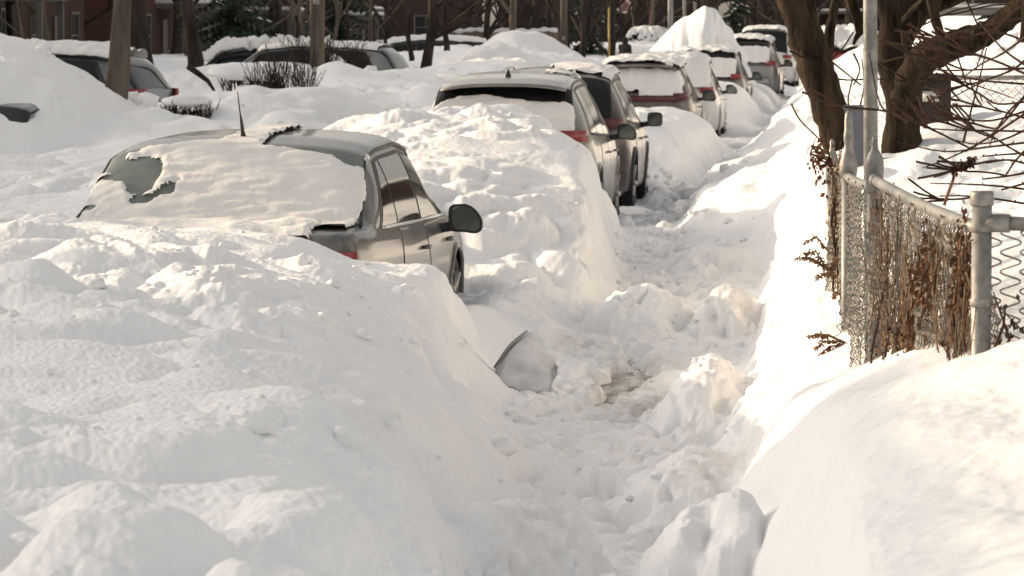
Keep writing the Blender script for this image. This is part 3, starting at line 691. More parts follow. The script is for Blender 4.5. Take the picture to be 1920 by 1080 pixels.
class Body:
    """outer skin of a car as a function of length s and girth v (0 sill, 1 belt, 2 roof edge, 3 centre line)"""
    def __init__(self, spec):
        self.sp = spec
        self.d = dense(spec)

    def pt(self, s, v):
        d = self.d
        s = np.asarray(s, float); v = np.asarray(v, float)
        s, v = np.broadcast_arrays(s, v)
        g = lambda k: np.interp(s, d['s'], d[k])
        zt, zb, w, wt, z0 = g('zt'), g('zb'), g('w'), g('wt'), g('zbot')
        dr = np.minimum(.10, (zt - zb) * .55)
        # lower side: sill to belt
        a = np.clip(v, 0, 1)
        xa = w * np.interp(a, [0, .06, .2, .45, .62, .8, .93, 1], [.86, .955, .985, .992, 1.0, .985, .965, .935])
        za = z0 + (zb - z0) * a
        # greenhouse side
        b = np.clip(v - 1, 0, 1)
        xb0 = w * .935
        xb = xb0 + (wt - xb0) * b + .022 * np.sin(np.pi * b) * np.clip((zt - zb) / .3, 0, 1)
        zbb = zb + (zt - dr - zb) * b
        # roof
        c = np.clip(v - 2, 0, 1)
        ang = c * np.pi / 2
        xc = wt * np.cos(ang) ** .75
        zc = (zt - dr) + dr * np.sin(ang) ** .8
        x = np.where(v <= 1, xa, np.where(v <= 2, xb, xc))
        z = np.where(v <= 1, za, np.where(v <= 2, zbb, zc))
        return np.stack([x, s, z], -1)

    def nrm(self, s, v):
        e = .012
        L = self.sp['L']
        a = self.pt(np.clip(s + e, 0, L), v) - self.pt(np.clip(s - e, 0, L), v)
        b = self.pt(s, np.clip(v + e, 0, 3)) - self.pt(s, np.clip(v - e, 0, 3))
        n = np.cross(b, a)
        n /= np.linalg.norm(n, axis=-1)[..., None] + 1e-9
        n = np.where((n[..., :1] < -0.25), -n, n)
        n = np.where((np.asarray(v)[..., None] > 2) & (n[..., 2:] < 0), -n, n)
        return n

    def shell(self, name, mat, parent):
        sp = self.sp
        L = sp['L']
        ss = np.unique(np.concatenate([np.linspace(0, .9, 26), np.linspace(.9, 3.4, 46), np.linspace(3.4, L, 24)]))
        vv = np.concatenate([np.linspace(0, 1, 17), np.linspace(1, 2, 9)[1:], np.linspace(2, 3, 11)[1:]])
        S, V = np.meshgrid(ss, vv, indexing='ij')
        p = self.pt(S, V)
        left = p[:, :-1][:, ::-1].copy()
        left[..., 0] *= -1
        full = np.concatenate([p, left], 1)        # right sill ... centre ... left sill
        ns, nv = full.shape[:2]
        ok = np.ones((ns - 1, nv - 1), bool)
        cen = (full[:-1, :-1] + full[1:, 1:]) / 2
        for wy in sp['wheels']:
            r = np.hypot(cen[..., 1] - wy, cen[..., 2] - sp['wr'])
            ok &= ~((r < sp['wr'] + .035) & (np.abs(cen[..., 0]) > .6) & (cen[..., 2] < sp['wr'] * 2 + .1))
        mb = MB()
        fs = []
        for i in range(ns - 1):
            for j in range(nv - 1):
                if ok[i, j]:
                    a = i * nv + j
                    fs.append((a, a + 1, a + nv + 1, a + nv))
        mb.add(full.reshape(-1, 3), fs)
        # tail and nose panels
        for i, flip in ((0, False), (ns - 1, True)):
            ring = [tuple(q) for q in full[i]]
            cx = (0.0, ring[0][1] + (-.02 if not flip else .02), .62)
            n0 = len(mb.v)
            mb.v.extend(ring + [cx])
            for j in range(nv - 1):
                t = (n0 + j, n0 + j + 1, n0 + nv)
                mb.f.append(t[::-1] if not flip else t)
            t = (n0 + nv - 1, n0, n0 + nv)
            mb.f.append(t[::-1] if not flip else t)
        o = mb.build(name, mat, parent)
        # floor pan
        return o

    def patch(self, name, mat, parent, s4, v2, off=.004, ns=14, nv=8, side=1, both=False, thick=.02, label=None):
        """a panel lying on the skin; s4 = s at (bottom start, top start, top end, bottom end)"""
        sb0, st0, sb1, st1 = s4[0], s4[1], s4[3], s4[2]
        tv = np.linspace(0, 1, nv)
        vs = v2[0] + (v2[1] - v2[0]) * tv
        S = np.zeros((ns, nv)); V = np.zeros((ns, nv))
        for i, a in enumerate(np.linspace(0, 1, ns)):
            S[i] = (sb0 + (st0 - sb0) * tv) * (1 - a) + (sb1 + (st1 - sb1) * tv) * a
            V[i] = vs
        p = self.pt(S, V) + self.nrm(S, V) * off
        if both:
            l = p[:, :-1][:, ::-1].copy()
            l[..., 0] *= -1
            p = np.concatenate([p, l], 1)
        if side < 0:
            p = p.copy(); p[..., 0] *= -1
        n1, n2 = p.shape[:2]
        mb = MB()
        fs = [(i * n2 + j, i * n2 + j + 1, (i + 1) * n2 + j + 1, (i + 1) * n2 + j) for i in range(n1 - 1) for j in range(n2 - 1)]
        if side < 0: fs = [f[::-1] for f in fs]
        mb.add(p.reshape(-1, 3), fs)
        # rim
        inner = p - (self._inward(p) * thick)
        edge = [(i, 0) for i in range(n1)] + [(n1 - 1, j) for j in range(1, n2)] + [(i, n2 - 1) for i in range(n1 - 2, -1, -1)] + [(0, j) for j in range(n2 - 2, 0, -1)]
        n0 = len(mb.v)
        for (i, j) in edge:
            mb.v.append(tuple(p[i, j])); mb.v.append(tuple(inner[i, j]))
        m = len(edge)
        for k in range(m):
            k2 = (k + 1) % m
            mb.f.append((n0 + 2 * k, n0 + 2 * k + 1, n0 + 2 * k2 + 1, n0 + 2 * k2))
        o = mb.build(name, mat, parent)
        if label: o['label'] = label
        return o

    def _inward(self, p):
        c = p.copy()
        c[..., 0] = 0
        c[..., 2] = .7
        d = p - c
        d[..., 1] = 0
        return d / (np.linalg.norm(d, axis=-1)[..., None] + 1e-9)


def lamp_strip(body, z0, z1, inner, smax, side, bulge=.018):
    """tail lamp that wraps round the rear corner"""
    mb = MB()
    path = []
    d = body.d
    def wid(s, z):
        w = float(np.interp(s, d['s'], d['w'])); zb = float(np.interp(s, d['s'], d['zb'])); z0_ = float(np.interp(s, d['s'], d['zbot']))
        a = min(1, max(0, (z - z0_) / (zb - z0_)))
        return float(w * np.interp(a, [0, .06, .2, .45, .62, .8, .93, 1], [.86, .955, .985, .992, 1.0, .985, .965, .935]))
    rows = []
    m = 6
    for i in range(m + 1):
        t = i / m
        z = z0 + (z1 - z0) * t
        bl = bulge * math.sin(math.pi * (0.08 + 0.84 * t)) + .004
        ring = []
        w0 = wid(0, z)
        for a in np.linspace(inner, w0 * .97, 6):
            ring.append((a, -.012 - bl * min(1, (a - inner) / .05 + .2), z))
        ring.append((w0 + bl * .7, -.006 - bl * .5, z))
        for s in np.linspace(.05, smax * (1 - .35 * (1 - t)), 7):
            ring.append((wid(s, z) + bl * (1 if s < smax * .75 else .5), s, z))
        rows.append(ring)
    n = len(rows[0])
    for r in rows:
        mb.v.extend([(side * x, y, z) for x, y, z in r])
    for i in range(m):
        for j in range(n - 1):
            f = (i * n + j, i * n + j + 1, (i + 1) * n + j + 1, (i + 1) * n + j)
            mb.f.append(f if side > 0 else f[::-1])
    return mb


def wheel(parent, x, y, r, side):
    t = MB()
    w = .21
    prof = [(r * .66, -w / 2), (r * .92, -w / 2), (r * .985, -w / 2 + .03), (r, -w / 2 + .06), (r, w / 2 - .06), (r * .985, w / 2 - .03), (r * .92, w / 2), (r * .66, w / 2)]
    t.lathe(prof, (0, 0, 0), 28, 'x')
    root = MB()
    hub = empty('wheel', (x, y, r))
    hub.parent = parent
    t.build('tyre', M['rubber'], hub)
    rim = MB()
    xo = side * (w / 2 + .004)
    rim.lathe([(r * .66, xo - side * .02), (r * .60, xo), (r * .57, xo - side * .035), (.03, xo - side * .045)], (0, 0, 0), 24, 'x')
    for k in range(5):
        a = 2 * math.pi * k / 5
        ca, sa = math.cos(a), math.sin(a)
        pts = [(xo - side * .02, ca * .05, sa * .05), (xo - side * .012, ca * r * .3, sa * r * .3), (xo - side * .004, ca * r * .61, sa * r * .61)]
        rim.tube(pts, [.035, .03, .038], 6)
    rim.build('rim', M['alloy'], hub)
    return hub


def wing_mirror(parent, s, side, x, z, w, h, dark, shape='egg', paint=None):
    """housing with its glass facing the rear"""
    root = empty('wing_mirror', (side * x, s, z))
    root.parent = parent
    n = 28
    outl = []
    for k in range(n):
        a = 2 * math.pi * k / n
        ca, sa = math.cos(a), math.sin(a)
        if shape == 'egg':      # flat towards the car, rounded and dropping at the far side
            X = (abs(ca) ** (.8 if ca > 0 else .38)) * math.copysign(1, ca) * w / 2
            Z = (abs(sa) ** (.85 if ca > 0 else .5)) * math.copysign(1, sa) * h / 2 * (1 - .30 * max(0, ca) ** 1.5 if sa > 0 else 1)
            Z -= .02 * max(0, ca)
            if ca > 0: Z -= .015 * ca
        else:
            X = (abs(ca) ** .5) * math.copysign(1, ca) * w / 2
            Z = (abs(sa) ** .5) * math.copysign(1, sa) * h / 2
        outl.append((X, Z))
    mb = MB()
    secs = [(-.005, .86), (-.012, .97), (.0, 1.0), (.03, .99), (.07, .88), (.10, .66), (.115, .3)]
    for y, k in secs:
        mb.v.extend([(side * X * k, y, Z * k) for X, Z in outl])
    for i in range(len(secs) - 1):
        for k in range(n):
            k2 = (k + 1) % n
            mb.f.append((i * n + k, i * n + k2, (i + 1) * n + k2, (i + 1) * n + k))
    mb.f.append(tuple((len(secs) - 1) * n + k for k in range(n)))
    # arm to the door
    mb.tube([(-side * w * .42, .03, -h * .30), (-side * (w * .42 + .07), .05, -h * .36), (-side * (w * .42 + .13), .06, -h * .36)], [.030, .032, .036], 8)
    mb.build('housing', paint or dark, root)
    gl = MB()
    gl.v = [(side * X * .88, -.003 - .0 * X, Z * .88) for X, Z in outl]
    gl.f = [tuple(range(n))]
    o = gl.build('mirror_pane', M['mirror_glass'], root, False)
    o.rotation_euler = (math.radians(4), 0, side * math.radians(-7))
    return root


def car(name, spec, paint, label, cat, loc, rz, group=None, detail=2, lamp='red_lens', mirror=None, glass=None, rails=False, fin=True, spoiler=False, antenna=False, lamp_mats=None, clad=False):
    root = empty(name, loc, rz)
    tag(root, label, cat, group)
    B = Body(spec)
    B.shell('body', paint, root)
    G = glass or M['glass']
    sp = spec
    ev = 2.02 if spec is SEDAN else 2.04
    B.patch('rear_window', M['frost_glass'] if spec is SEDAN else G, root, (sp['glass_r'][0], sp['glass_r'][0], sp['glass_r'][1], sp['glass_r'][1]), (2.10, 3.0), .005, 12, 14, both=True)
    B.patch('windscreen', G, root, (sp['glass_f'][0],) * 2 + (sp['glass_f'][1],) * 2, (2.06, 3.0), .005, 12, 12, both=True)
    for side in (1, -1):
        tb = MB()
        g0, g1 = sp['glass_r']
        ps = [B.pt(np.array(t), np.array(2.06)) for t in np.linspace(g0 - .02, g1, 10)] + [B.pt(np.array(t), np.array(2.03)) for t in np.linspace(g1 + .1, sp['roof'][1], 10)]
        tb.tube([(side * q[0], q[1], q[2] + .004) for q in ps], .013, 6)
        tb.build('glass_seal', M['black'], root)
        q0, q1 = sp['side'][0], sp['side'][-1]
        B.patch('window_surround', M['black'], root, (q0[0] - .10, q0[1] - .06, q1[3] + .06, q1[2] + .10), (1.02, 1.95), .0025, 18, 8, side=side)
        for (a, b, c, d_) in sp['side']:
            B.patch('side_window', G, root, (a, b, d_, c), (1.06, 1.90), .005, 12, 8, side=side)
        if detail >= 2:
            # dark surround of the side glass, then doors standing a little proud
            for (a, b, c) in sp['doors']:
                dr = B.patch('door', paint, root, (a, b, c, c), (.10, .985), .0045, 14, 12, side=side)
                h = MB()
                hp = [B.pt(np.array(c - .22 + t), np.array(.80)) for t in (0, .03, .13, .16)]
                hp = [Vector((side * (q[0] + o_), q[1], q[2])) for q, o_ in zip(hp, (.005, .03, .03, .005))]
                h.tube(hp, .013, 6)
                h.build('handle', paint, dr)
            tr = MB()
            pts = [B.pt(np.array(t), np.array(1.03)) for t in np.linspace(sp['side'][0][0], sp['side'][-1][2], 16)]
            tr.tube([(side * (q[0] + .004), q[1], q[2]) for q in pts], .011, 5)
            tr.build('belt_trim', M['chrome'] if spec is SEDAN else M['black'], root)
        mb = lamp_strip(B, sp['lampz'][0], sp['lampz'][1], sp['lampw'], sp['lamps'], side)
        mb.build('tail_light', M[lamp], root)
        for wy in sp['wheels']:
            wheel(root, side * .80, wy, sp['wr'], side)
            fl = MB()
            pts = []
            for k in range(15):
                a = math.radians(-8 + 196 * k / 14)
                y = wy + math.cos(a) * (sp['wr'] + .04); z = sp['wr'] + math.sin(a) * (sp['wr'] + .04)
                zb0 = float(np.interp(y, B.d['s'], B.d['zbot'])); zb1 = float(np.interp(y, B.d['s'], B.d['zb']))
                q = B.pt(np.array(y), np.array(min(1, max(0, (z - zb0) / (zb1 - zb0)))))
                pts.append((side * (q[0] + .002), y, z))
            fl.tube(pts, .028 if clad else .02, 6)
            fl.build('wheel_arch', M['black'] if clad else paint, root)
        if detail >= 2:
            m_s = sp['side'][-1][2] - .28
            if mirror:
                q = B.pt(np.array(m_s), np.array(1.0))
                wing_mirror(root, m_s, side, float(q[0]) + mirror[0] / 2 + .085, float(q[2]) + mirror[3], mirror[0], mirror[1], M['black'], mirror[2])
            hl = B.patch('headlight', M['chrome'], root, (sp['L'] - .42, sp['L'] - .34, sp['L'] - .06, sp['L'] - .06), (.72, .98), .008, 8, 6, side=side)
    if detail >= 1:
        b = MB()
        w0 = float(np.interp(.05, B.d['s'], B.d['w']))
        z0 = sp['zbot'][0]
        b.box((0, -.045, z0 + .14), (w0 * 1.72, .10, .24), 0, .04)
        b.build('rear_bumper', M['black'] if clad else paint, root)
        b = MB()
        b.box((0, sp['L'] + .02, z0 + .12), (1.30, .10, .24), 0, .04)
        b.build('front_bumper', paint, root)
        fl = MB().box((0, sp['L'] / 2, sp['zbot'][5] + .02), (1.25, sp['L'] - .5, .06), 0, .01)
        fl.build('underbody', M['black'], root)
    if rails:
        for side in (1, -1):
            r = MB()
            ss = np.linspace(sp['roof'][0] + .05, sp['roof'][1] - .1, 9)
            pts = [B.pt(np.array(t), np.array(2.28)) for t in ss]
            lift = [.0, .045, .055, .055, .055, .055, .055, .045, 0]
            r.tube([(side * q[0], q[1], q[2] + l) for q, l in zip(pts, lift)], .016, 6)
            r.build('roof_rail', M['chrome'], root)
    if spoiler:
        q = B.pt(np.array(.36), np.array(3.0))
        s_ = MB()
        for i, (y, z, t) in enumerate(((.16, 1.555, .018), (.26, 1.575, .03), (.46, 1.612, .02))):
            for x in np.linspace(-.62, .62, 13):
                dz = -.05 * (abs(x) / .62) ** 3
                s_.v.append((x, y + .05 * (abs(x) / .62) ** 2, z + dz))
            for x in np.linspace(-.62, .62, 13):
                dz = -.05 * (abs(x) / .62) ** 3
                s_.v.append((x, y + .05 * (abs(x) / .62) ** 2, z + dz - t))
        for i in range(2):
            for j in range(12):
                a = i * 26 + j
                s_.f.append((a, a + 1, a + 27, a + 26))
                s_.f.append((a + 13, a + 39, a + 40, a + 14))
        for j in range(12):
            s_.f.append((j, j + 13, j + 14, j + 1))
        for i in range(2):
            s_.f.append((i * 26, i * 26 + 26, i * 26 + 39, i * 26 + 13))
            s_.f.append((i * 26 + 12, i * 26 + 25, i * 26 + 51, i * 26 + 38))
        s_.build('spoiler', paint, root)
        wp = MB()
        wp.tube([(.05, .08, 1.09), (-.05, .10, 1.12), (-.30, .11, 1.13)], [.022, .014, .008], 6)
        wp.build('wiper', M['black'], root)
    if fin:
        q = B.pt(np.array(sp['roof'][0] + .22), np.array(3.0))
        f = MB()
        y0, z0 = float(q[1]), float(q[2])
        f.add([(-.03, y0 - .07, z0 - .01), (.03, y0 - .07, z0 - .01), (.02, y0 + .12, z0 - .01), (-.02, y0 + .12, z0 - .01), (-.006, y0 - .05, z0 + .075), (.006, y0 - .05, z0 + .075), (.004, y0 - .02, z0 + .07), (-.004, y0 - .02, z0 + .07)],
              [(0, 1, 5, 4), (1, 2, 6, 5), (2, 3, 7, 6), (3, 0, 4, 7), (4, 5, 6, 7)])
        f.build('roof_fin', M['black'], root, False)
    if antenna:
        q = B.pt(np.array(sp['roof'][0] + .10), np.array(3.0))
        a = MB()
        x0, y0, z0 = -.0, float(q[1]), float(q[2])
        a.lathe([(.036, 0), (.034, .012), (.018, .03), (.012, .05)], (x0, y0, z0), 12)
        a.tube([(x0, y0, z0 + .03), (x0 - .004, y0 - .03, z0 + .12), (x0 - .006, y0 - .045, z0 + .15)], [.012, .009, .0055], 8)
        a.tube([(x0 - .006, y0 - .045, z0 + .15), (x0 - .012, y0 - .10, z0 + .29)], [.0045, .0035], 6)
        a.build('antenna', M['black'], root)
    return root, B


def snow_on(name, B, root, label, s_rng, v_rng, thick, fun, ns=80, nv=46, mat=None, lift_up=.0, both=True, side=1, seed=0, group=None, cat='snow'):
    """a layer of snow lying on a car: thickness from fun(x, s) with bare places where it is 0"""
    ss = np.linspace(s_rng[0], s_rng[1], ns)
    vv = np.linspace(v_rng[0], v_rng[1], nv)
    S, V = np.meshgrid(ss, vv, indexing='ij')
    p = B.pt(S, V); n = B.nrm(S, V)
    if both:
        l = p[:, :-1][:, ::-1].copy(); l[..., 0] *= -1
        ln = n[:, :-1][:, ::-1].copy(); ln[..., 0] *= -1
        p = np.concatenate([p, l], 1); n = np.concatenate([n, ln], 1)
        S = np.concatenate([S, S[:, :-1][:, ::-1]], 1)
    elif side < 0:
        p = p.copy(); n = n.copy(); p[..., 0] *= -1; n[..., 0] *= -1
    x = p[..., 0]
    a = fun(x, S)                                      # 0..1 cover
    if mat is M.get('dusty_warm_snow'): lump_k = 1.5 * np.abs(perlin(x * 3 + S * 5, S * 13 - x * 2, seed + .3)) ** .8
    else: lump_k = 0
    lump = lump_k + .75 + .5 * perlin(x * 4 + seed, S * 4, seed) + .25 * perlin(x * 11, S * 9 + seed, 3)
    a = a + .35 * perlin(x * 7 + 3 + seed, S * 7, seed + .5) * (a < .98) + .15 * perlin(x * 19, S * 19, seed) * (a < .9)
    cov = sstep(.45, .75, a)
    t = thick * cov * np.clip(lump, .25, 2)
    d = n * .75 + np.array([0, 0, .25])
    q = p + d * (t + .006)[..., None]
    rr, cc = q.shape[:2]
    keep = cov > .02
    kf = keep[:-1, :-1] & keep[1:, :-1] & keep[:-1, 1:] & keep[1:, 1:]
    mb = MB()
    idx = -np.ones((rr, cc), int)
    for i in range(rr - 1):
        for j in range(cc - 1):
            if kf[i, j]:
                f = []
                for (u_, w_) in ((i, j), (i, j + 1), (i + 1, j + 1), (i + 1, j)):
                    if idx[u_, w_] < 0:
                        idx[u_, w_] = len(mb.v); mb.v.append(tuple(q[u_, w_]))
                    f.append(int(idx[u_, w_]))
                mb.f.append(tuple(f))
    o = mb.build(name, mat or M['car_snow'])
    o.location = root.location
    o.rotation_euler = root.rotation_euler
    tag(o, label, cat, group)
    return o


def band(a, b, x, soft=.06):
    return sstep(a - soft, a + soft, x) * sstep(b + soft, b - soft, x)


P_sedan = paint_mat('graphite_paint', (0.040, 0.039, 0.038), .15, .36, .4)
P_beige = paint_mat('silver_beige_paint', (0.20, 0.188, 0.168), .5, .3, .55)
P_maroon = paint_mat('dark_wine_paint', (0.055, 0.034, 0.033), .3, .35, .3)
P_taupe = paint_mat('taupe_paint', (0.07, 0.048, 0.046), .25, .4, .3)
P_white = paint_mat('white_paint', (0.62, 0.61, 0.59), 0, .35, .4)
P_grey = paint_mat('dark_grey_paint', (0.05, 0.05, 0.052), .3, .35, .3)
P_blue = paint_mat('slate_blue_paint', (0.075, 0.085, 0.11), .5, .3, .5)
P_silver = paint_mat('silver_paint', (0.20, 0.20, 0.20), .5, .3, .4)
P_red = paint_mat('red_paint', (0.24, 0.015, 0.015), .2, .35, .2)
ROWG = 'cars parked along the kerb'

# the nearest car: half buried sedan
sedan, sB = car('parked_sedan', SEDAN, P_sedan, 'half buried grey sedan with black rod antenna and snow over its rear window', 'car', (-3.47, 23.4, -.02), math.radians(-4.0), ROWG,
                mirror=(.215, .175, 'egg', .0), fin=False, antenna=True)
def cover_sedan(x, s):
    a = np.ones_like(x)
    # bare strip of roof at both sides of the antenna
    a -= 1.3 * band(-.74, -.10, x, .05) * sstep(1.24 + .25 * (x + .35), 1.36 + .25 * (x + .35), s)
    a -= 1.3 * band(.16, .72, x, .05) * sstep(1.16 - .16 * (x - .35), 1.28 - .16 * (x - .35), s)
    # scraped glass at the upper left
    a -= 1.5 * np.exp(-((((x + .70) + .9 * (s - 1.12)) / .07) ** 2 + ((s - 1.12) / .12) ** 2)) + 1.4 * np.exp(-(((x + .50) / .085) ** 2 + ((s - .98) / .15) ** 2))
    a += .0 - .35 * np.exp(-(((x + .58) / .07) ** 2 + ((s - 1.08) / .09) ** 2))
    a -= 1.1 * sstep(.22, .42, perlin(x * 5.5, s * 8, 3.3)) * sstep(-.05, -.45, x) * sstep(.72, .85, s) + .22 * sstep(.5, .8, np.abs(x))
    a -= .8 * sstep(.79, .83, np.abs(x)) + .6 * sstep(.72, .60, s) * 0
    a -= 1.0 * sstep(2.4, 2.9, s)
    return a
snow_on('snow_layer', sB, sedan, 'warm lit snow caked over the rear window and roof of the near sedan', (.30, 2.9), (2.0, 3.0), .015, cover_sedan, 170, 70, seed=1, mat=M['dusty_warm_snow'])
def lid(x, s): return np.ones_like(x) * 1.0 - .9 * sstep(.60, .72, np.abs(x))
snow_on('snow_layer', sB, sedan, 'snow lip along the boot lid edge of the near sedan', (.01, .42), (2.0, 3.0), .05, lid, 34, 40, seed=4)

# silver beige crossover
suv1, b1 = car('parked_suv', SUV, P_beige, 'silver beige crossover whose tail is buried in the big sunlit snow heap', 'car', (-3.13, 41.75, -.02), math.radians(-1.0), ROWG,
               mirror=(.205, .165, 'egg', .05), spoiler=True, rails=False)
def cov1(x, s): return 1.0 - 1.2 * sstep(.26, .30, s + .02 * np.sin(x * 5)) - .3 * sstep(.60, .66, np.abs(x))
snow_on('snow_layer', b1, suv1, 'grey snow stuck on the hatch of the silver beige crossover below its black glass strip', (.0, .42), (2.0, 3.0), .018, cov1, 40, 40, seed=2, mat=M['dusty_warm_snow'])
def cov1b(x, s): return .25 + .8 * np.exp(-(((x - .42) / .16) ** 2 + ((s - 2.1) / .5) ** 2))
snow_on('snow_layer', b1, suv1, 'thin white snow streak on the roof of the silver beige crossover', (.7, 2.8), (2.1, 3.0), .03, cov1b, 60, 30, seed=3)

# dark wine suv behind it
suv2, b2 = car('parked_suv', SUV, P_maroon, 'dark wine suv squeezed close behind the silver beige crossover', 'car', (-3.02, 47.3, .0), math.radians(-.6), ROWG,
               mirror=(.18, .17, 'box', .06), rails=True, clad=True, lamp='dim_lens')
def cov2(x, s): return .1 + .9 * band(-.05, .75, x, .1) * sstep(.5, .7, s)
snow_on('snow_layer', b2, suv2, 'white crust of snow along the roof edge of the dark wine suv', (.5, 2.85), (2.05, 3.0), .05, cov2, 60, 30, seed=5)

# taupe suv
suv3, b3 = car('parked_suv', SUV, P_taupe, 'taupe suv with roof rails and a bare wiper on its snowy rear window', 'car', (-3.06, 71.8, .0), math.radians(-.8), ROWG,
               mirror=(.24, .2, 'egg', .05), rails=True, spoiler=True, lamp='dim_lens')
def cov3(x, s): return .95 - 1.4 * band(.34, .44, s, .03) - .35 * sstep(.62, .68, np.abs(x)) - 1.1 * np.exp(-(((x + .10) / .22) ** 2 + ((s - .07) / .02) ** 2))
snow_on('snow_layer', b3, suv3, 'snow covering the rear window and roof of the taupe suv', (.03, 2.85), (2.02, 3.0), .09, cov3, 90, 40, seed=6)
red3 = MB().box((0, -.05, 1.02), (1.30, .02, .10), 0, .008).build('light_bar', M['dim_lens'], suv3)

# white hatchback, its front wheel clear of the snow
suv4, b4 = car('parked_hatchback', SUV, P_white, 'white hatchback with red tail light showing just beyond the taupe suv', 'car', (-2.84, 80.0, .02), math.radians(-1.0), ROWG,
               mirror=(.22, .18, 'egg', .05))
snow_on('snow_layer', b4, suv4, 'thick snow blanket on the roof and tail of the white hatchback', (.05, 3.0), (1.95, 3.0), .11, lambda x, s: np.ones_like(x), 60, 36, seed=7)

suv5, b5 = car('parked_suv', SUV, P_grey, 'dark grey suv with square red tail light parked farther up the row', 'car', (-2.62, 96.3, rise(97) + .03), math.radians(-1.4), ROWG,
               mirror=(.24, .2, 'egg', .05), clad=True)
def cov5(x, s): return 1.0 - 1.4 * band(.31, .42, s, .03) - 1.2 * sstep(.66, .72, np.abs(x))
snow_on('snow_layer', b5, suv5, 'snow on the roof and hatch of the dark grey suv farther up the row', (.02, 3.2), (2.0, 3.0), .09, cov5, 60, 36, seed=8)

suv6, b6 = car('parked_suv', SUV, P_silver, 'silver suv under a snow cap, second farthest in the parked row', 'car', (-2.05, 112.0, rise(112) + .18), math.radians(-2), ROWG, mirror=(.24, .2, 'egg', .05))
snow_on('snow_layer', b6, suv6, 'snow cap on the roof of the silver suv near the far end of the row', (.02, 3.2), (2.0, 3.0), .15, cov5, 50, 30, seed=9)
suv7, b7 = car('parked_van', VAN, P_white, 'tall white van at the far end of the parked row', 'van', (-1.75, 131.0, rise(131) + .18), math.radians(-2), ROWG, mirror=(.24, .24, 'box', .05))
snow_on('snow_layer', b7, suv7, 'snow on the roof of the tall white van at the far end', (.3, 3.0), (2.0, 3.0), .08, cov5, 40, 30, seed=10)

# cars in the driveways across the street stand nose to the houses
DR = 'cars snowed in across the street'
carA, bA = car('parked_suv', SUV, P_blue, 'slate blue suv behind the pale tree trunk with its tail towards the street', 'car', (-9.72, 62.5, .17), math.radians(78), DR, mirror=(.2, .18, 'egg', .05))
snow_on('snow_layer', bA, carA, 'smooth snow on the roof of the slate blue suv', (.5, 3.3), (2.0, 3.0), .15, lambda x, s: np.ones_like(x), 50, 30, seed=11)
carB, bB = car('parked_estate', SUV, P_grey, 'dark grey estate car behind the utility pole and the tangled bush', 'car', (-10.4, 95.0, .16), math.radians(88), DR, mirror=(.2, .18, 'egg', .05), rails=True)
snow_on('snow_layer', bB, carB, 'tall hump of snow on the roof of the dark grey estate car', (.6, 3.4), (2.0, 3.0), .30, lambda x, s: .7 + .4 * sstep(2.0, 3.0, s), 50, 30, seed=12)
carC, bC = car('parked_suv', SUV, P_silver, 'pale silver suv with round tail light beside the twin thin trunks', 'car', (-8.25, 85.5, .28), math.radians(82), DR, mirror=(.2, .18, 'egg', .05))
snow_on('snow_layer', bC, carC, 'thin snow on the roof of the pale silver suv', (.5, 3.0), (2.0, 3.0), .06, lambda x, s: np.ones_like(x), 50, 30, seed=13)
carD, bD = car('parked_sedan', SUV, P_grey, 'dark car sunk behind pointed snow heaps near the board fence', 'car', (-8.15, 110.0, .42), math.radians(96), DR, mirror=(.2, .18, 'egg', .05))
snow_on('snow_layer', bD, carD, 'snow on the roof of the dark car by the board fence', (.5, 3.0), (2.0, 3.0), .08, lambda x, s: np.ones_like(x), 40, 30, seed=14)
carE, bE = car('parked_suv', SUV, P_white, 'small snow plastered car far up the left side of the street', 'car', (-7.4, 192.0, .92), math.radians(172), DR, mirror=(.2, .18, 'egg', .05))
snow_on('snow_layer', bE, carE, 'snow plastered over the bonnet and roof of the far left car', (.4, 4.3), (1.6, 3.0), .15, lambda x, s: .75 + .2 * np.sin(s * 3), 60, 36, seed=15)
carF, bF = car('parked_sedan', SEDAN, P_grey, 'dark sedan swallowed by the tall left bank, only a corner out', 'car', (-8.36, 45.0, -.06), math.radians(176), DR, mirror=None)
carG, bG = car('parked_sedan', SEDAN, P_red, 'red car deep in snow behind the leaning tree on the right', 'car', (.85, 112.0, .80), math.radians(4), None, mirror=None)
snow_on('snow_layer', bG, carG, 'snow slab on the red car behind the leaning tree', (.1, 3.4), (1.9, 3.0), .2, lambda x, s: np.ones_like(x), 50, 30, seed=16)
# ------------------------------------------------------------------ houses
def brick_mat(name, c1, c2, mortar, scale=4.0):
    m, nt, b = new_mat(name)
    N, L = nt.nodes, nt.links
    tc = N.new('ShaderNodeTexCoord')
    br = N.new('ShaderNodeTexBrick')
    br.inputs['Color1'].default_value = (*c1, 1)
    br.inputs['Color2'].default_value = (*c2, 1)
    br.inputs['Mortar'].default_value = (*mortar, 1)
    br.inputs['Scale'].default_value = scale
    br.inputs['Mortar Size'].default_value = .018
    sx = N.new('ShaderNodeSeparateXYZ'); cx = N.new('ShaderNodeCombineXYZ'); ad = N.new('ShaderNodeMath')
    L.new(tc.outputs['Object'], sx.inputs[0])
    L.new(sx.outputs[0], ad.inputs[0]); L.new(sx.outputs[1], ad.inputs[1])
    L.new(ad.outputs[0], cx.inputs[0]); L.new(sx.outputs[2], cx.inputs[1])
    L.new(cx.outputs[0], br.inputs['Vector'])
    L.new(br.outputs[0], b.inputs['Base Color'])
    b.inputs['Roughness'].default_value = .9
    b.inputs['Specular IOR Level'].default_value = .15
    return m


